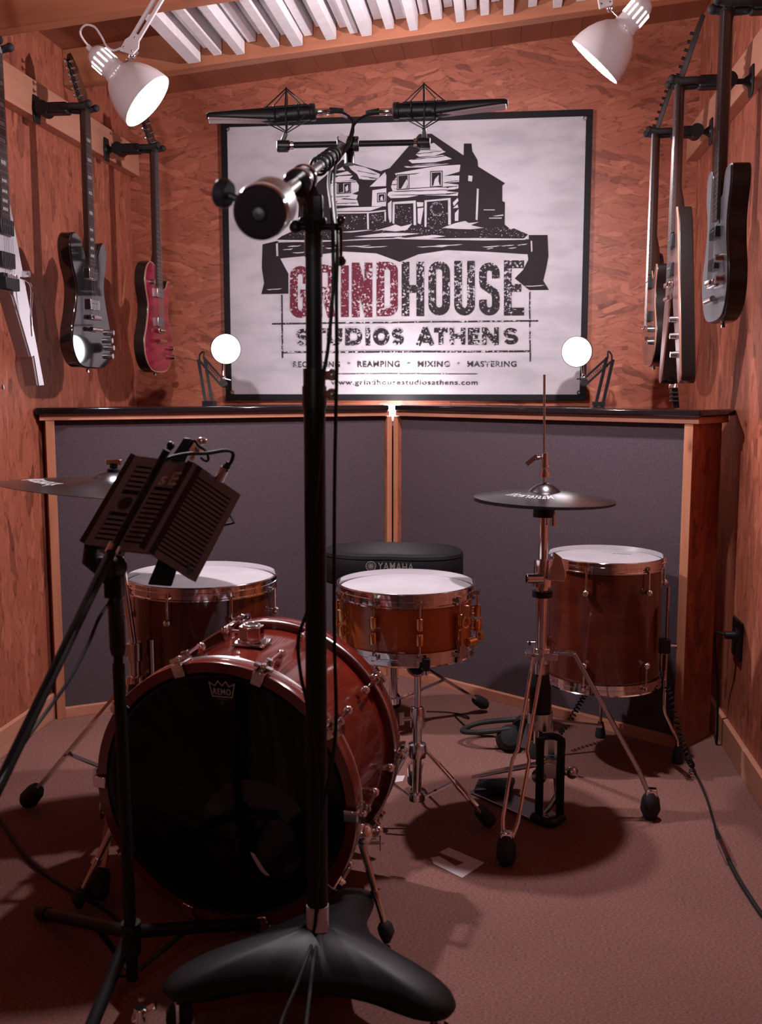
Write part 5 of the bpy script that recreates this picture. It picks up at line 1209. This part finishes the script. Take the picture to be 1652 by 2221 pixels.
obj('cord',MB().tube(smooth([A(410,968,1.93),A(420,955,1.925),A(432,968,1.925),A(446,978,1.925),A(452,995,1.93),A(446,1000,1.93),A(435,992,1.93)],6),.0026,8),CABLE,T,world=True)
# ================================================================== FLOOR CABLES AND SMALL THINGS
z=.006
cable('floor_cable','black cable curving over the carpet at the lower left towards the slim stand',[onZ(-60,1690,z),onZ(0,1778,z),onZ(45,1845,z),onZ(90,1890,z),onZ(150,1930,z),onZ(210,1962,z),onZ(250,1990,z),onZ(272,2010,.02)],.0042)
def coil(pts,r,n,rt,flat=False):
    P0=smooth(pts,10); fr=frames(P0); out=[]; m=len(P0)-1; tot=n*10
    for k in range(tot+1):
        t=k/tot*m; i=min(int(t),m-1); f=t-i; p=P0[i].lerp(P0[i+1],f); a=2*PI*k/10
        out.append(p+fr[i][1]*math.cos(a)*r+fr[i][2]*math.sin(a)*r)
    return MB().tube(out,rt,6)
p1=onZ(1500,1660,.012); e0=A(1447,1490,3.16); T=thing('coiled_cable','black coiled cable beside the right floor tom, running over the carpet to a silver plug','cable',p1)
obj('coiled_section',coil([e0,A(1460,1540,3.15),A(1478,1600,3.13),A(1490,1640,3.10),p1],.008,20,.0024),CABLE,T,world=True)
obj('straight_section',MB().tube(smooth([p1,onZ(1508,1676,.01),onZ(1528,1720,.01),onZ(1543,1765,.008),onZ(1552,1800,.01)],8),.0032,8),CABLE,T,world=True)
obj('rubber_boot',MB().cyl(onZ(1551,1797,.012),onZ(1562,1826,.012),.004,.0085,14),BMATTE,T,world=True)
obj('metal_shell',MB().cyl(onZ(1562,1825,.012),onZ(1581,1867,.012),.0092,seg=18),CHROME,T,world=True)
cable('extension_cable','thicker black cable leaving the silver plug towards the lower right corner',[onZ(1582,1870,.008),onZ(1600,1905,.006),onZ(1625,1945,.006),onZ(1655,1988,.006),onZ(1700,2040,.006)],.0055)
hp=onZ(1106,1600,.045); T=thing('headphones','black headphones lying on the carpet against the right screen, near the hi-hat','headphones',Vector((hp.x,hp.y,0)))
hx=basis(hp,(CP-hp).normalized()+Vector((0,0,.2)))
obj('ear_cup',MB().lathe([(.0001,.024),(.030,.022),(.042,.012),(.044,0),(.040,-.012),(.030,-.018),(.0001,-.018)],hx,36),BMATTE,T,world=True)
obj('ear_cushion',MB().torus(basis(hp+(hx.to_3x3()@Vector((0,0,-.026))),hx.to_3x3()@Vector((0,0,1))),.034,.014,32,10),RUBBER,T,world=True)
hq=hp+RGT*.02+Vector((.03,.11,0)); obj('ear_cup',MB().lathe([(.0001,.020),(.030,.018),(.042,.010),(.044,0),(.040,-.012),(.0001,-.018)],basis(hq,(0,1,.2)),36),BMATTE,T,world=True)
obj('headband',MB().tube(smooth([hp+Vector((0,0,.03)),hp+Vector((-.10,.0,.015)),hp+Vector((-.16,.05,.0)),hp+Vector((-.10,.11,.01)),hq+Vector((0,0,.03))],8),.009,10),RUBBER,T,world=True)
T=thing('headphone_cable','coiled black headphone cord rising along the right screen behind the hi-hat','cable',A(1270,1510,3.35))
obj('coiled_section',coil([A(1272,1500,3.42),A(1256,1528,3.41),A(1236,1562,3.38),A(1214,1590,3.34)],.008,14,.0025),CABLE,T,world=True)
cable('thin_floor_cable','thin black cord lying on the carpet beside the snare stand',[onZ(925,1543,.004),onZ(975,1545,.004),onZ(1010,1552,.004),onZ(1015,1558,.004),onZ(985,1550,.004),onZ(1030,1590,.004),onZ(1070,1597,.004),onZ(1110,1610,.004)],.0022)
def floortape(label,pts):
    q=[onZ(*p,.0016) for p in pts]; c=sum(q,Vector())/len(q); T=thing('floor_tape',label,'tape',Vector((c.x,c.y,0)),'tape marks on the carpet'); T['label']=label
    flat=[Vector((p.x,p.y,0)) for p in q]
    m=MB().prism([(p.x,p.y) for p in flat],.0,.0016); obj('tape_strip',m,TAPE,T,world=True)
floortape('white U-shaped tape mark on the carpet between the bass drum and hi-hat',[(952,1848),(973,1838),(1050,1871),(1002,1904),(940,1873),(934,1860),(952,1857),(988,1878),(1006,1871)])
floortape('white corner of tape on the carpet just right of the bass drum',[(838,1683),(878,1682),(873,1694),(853,1697),(846,1712),(820,1709)])
T=thing('hanging_strap','dark strap with a metal buckle hanging under the brown V-shaped guitar','strap',A(1463,845,3.3))
obj('webbing',MB().bar(A(1458,790,3.32),A(1466,885,3.32),.020,.004,FWD),BMATTE,T,world=True)
obj('buckle',MB().box((0,0,0),(.026,.010,.014),basis(A(1459,838,3.31),UPV,RGT)),BRUSH,T,world=True,bevel=.002)
for k in range(3): obj('strap_loop',MB().box((0,0,0),(.026,.010,.006),basis(A(1461,852+k*9,3.31),UPV,RGT)),BPLAST,T,world=True,bevel=.001)
# ================================================================== LIGHT
def plight(name,loc,e,r=.03,col=(1,.90,.93)):
    l=bpy.data.lights.new(name,'POINT'); l.energy=e; l.shadow_soft_size=r; l.color=col
    o=bpy.data.objects.new(name,l); o.location=loc; COL.objects.link(o); return o
def alight(name,loc,tgt,e,sx,sy,col=(1,.88,.91),spread=180):
    l=bpy.data.lights.new(name,'AREA'); l.shape='RECTANGLE'; l.size=sx; l.size_y=sy; l.energy=e; l.color=col; l.spread=R(spread)
    o=bpy.data.objects.new(name,l); o.location=loc; o.rotation_euler=(Vector(tgt)-Vector(loc)).to_track_quat('-Z','Y').to_euler(); COL.objects.link(o); return o
w=bpy.data.worlds.new('world'); scene.world=w; w.use_nodes=True
w.node_tree.nodes['Background'].inputs[0].default_value=(.5,.38,.4,1); w.node_tree.nodes['Background'].inputs[1].default_value=.01
alight('added_fill_behind',(-.4,-.9,2.3),(-.4,3.2,.4),3,.5,.4)  # added area fill from behind the camera, no actual ceiling lamp
alight('added_upward_fill_behind',(-.4,-.7,1.3),(-.4,3.4,2.85),7,.4,.3,spread=45)  # added upward fill to brighten the slats and joists, no actual fixture
for p,e in LAMPS: plight('work_lamp_bulb',p,e)
scene.view_settings.view_transform='Standard'; scene.view_settings.look='None'; scene.view_settings.gamma=1; scene.view_settings.use_curve_mapping=False
scene.view_settings.exposure=-0.15
try:
    scene.cycles.use_denoising=True; scene.cycles.max_bounces=6; scene.cycles.diffuse_bounces=3; scene.cycles.sample_clamp_indirect=4; scene.cycles.caustics_reflective=False; scene.cycles.caustics_refractive=False
except Exception: pass
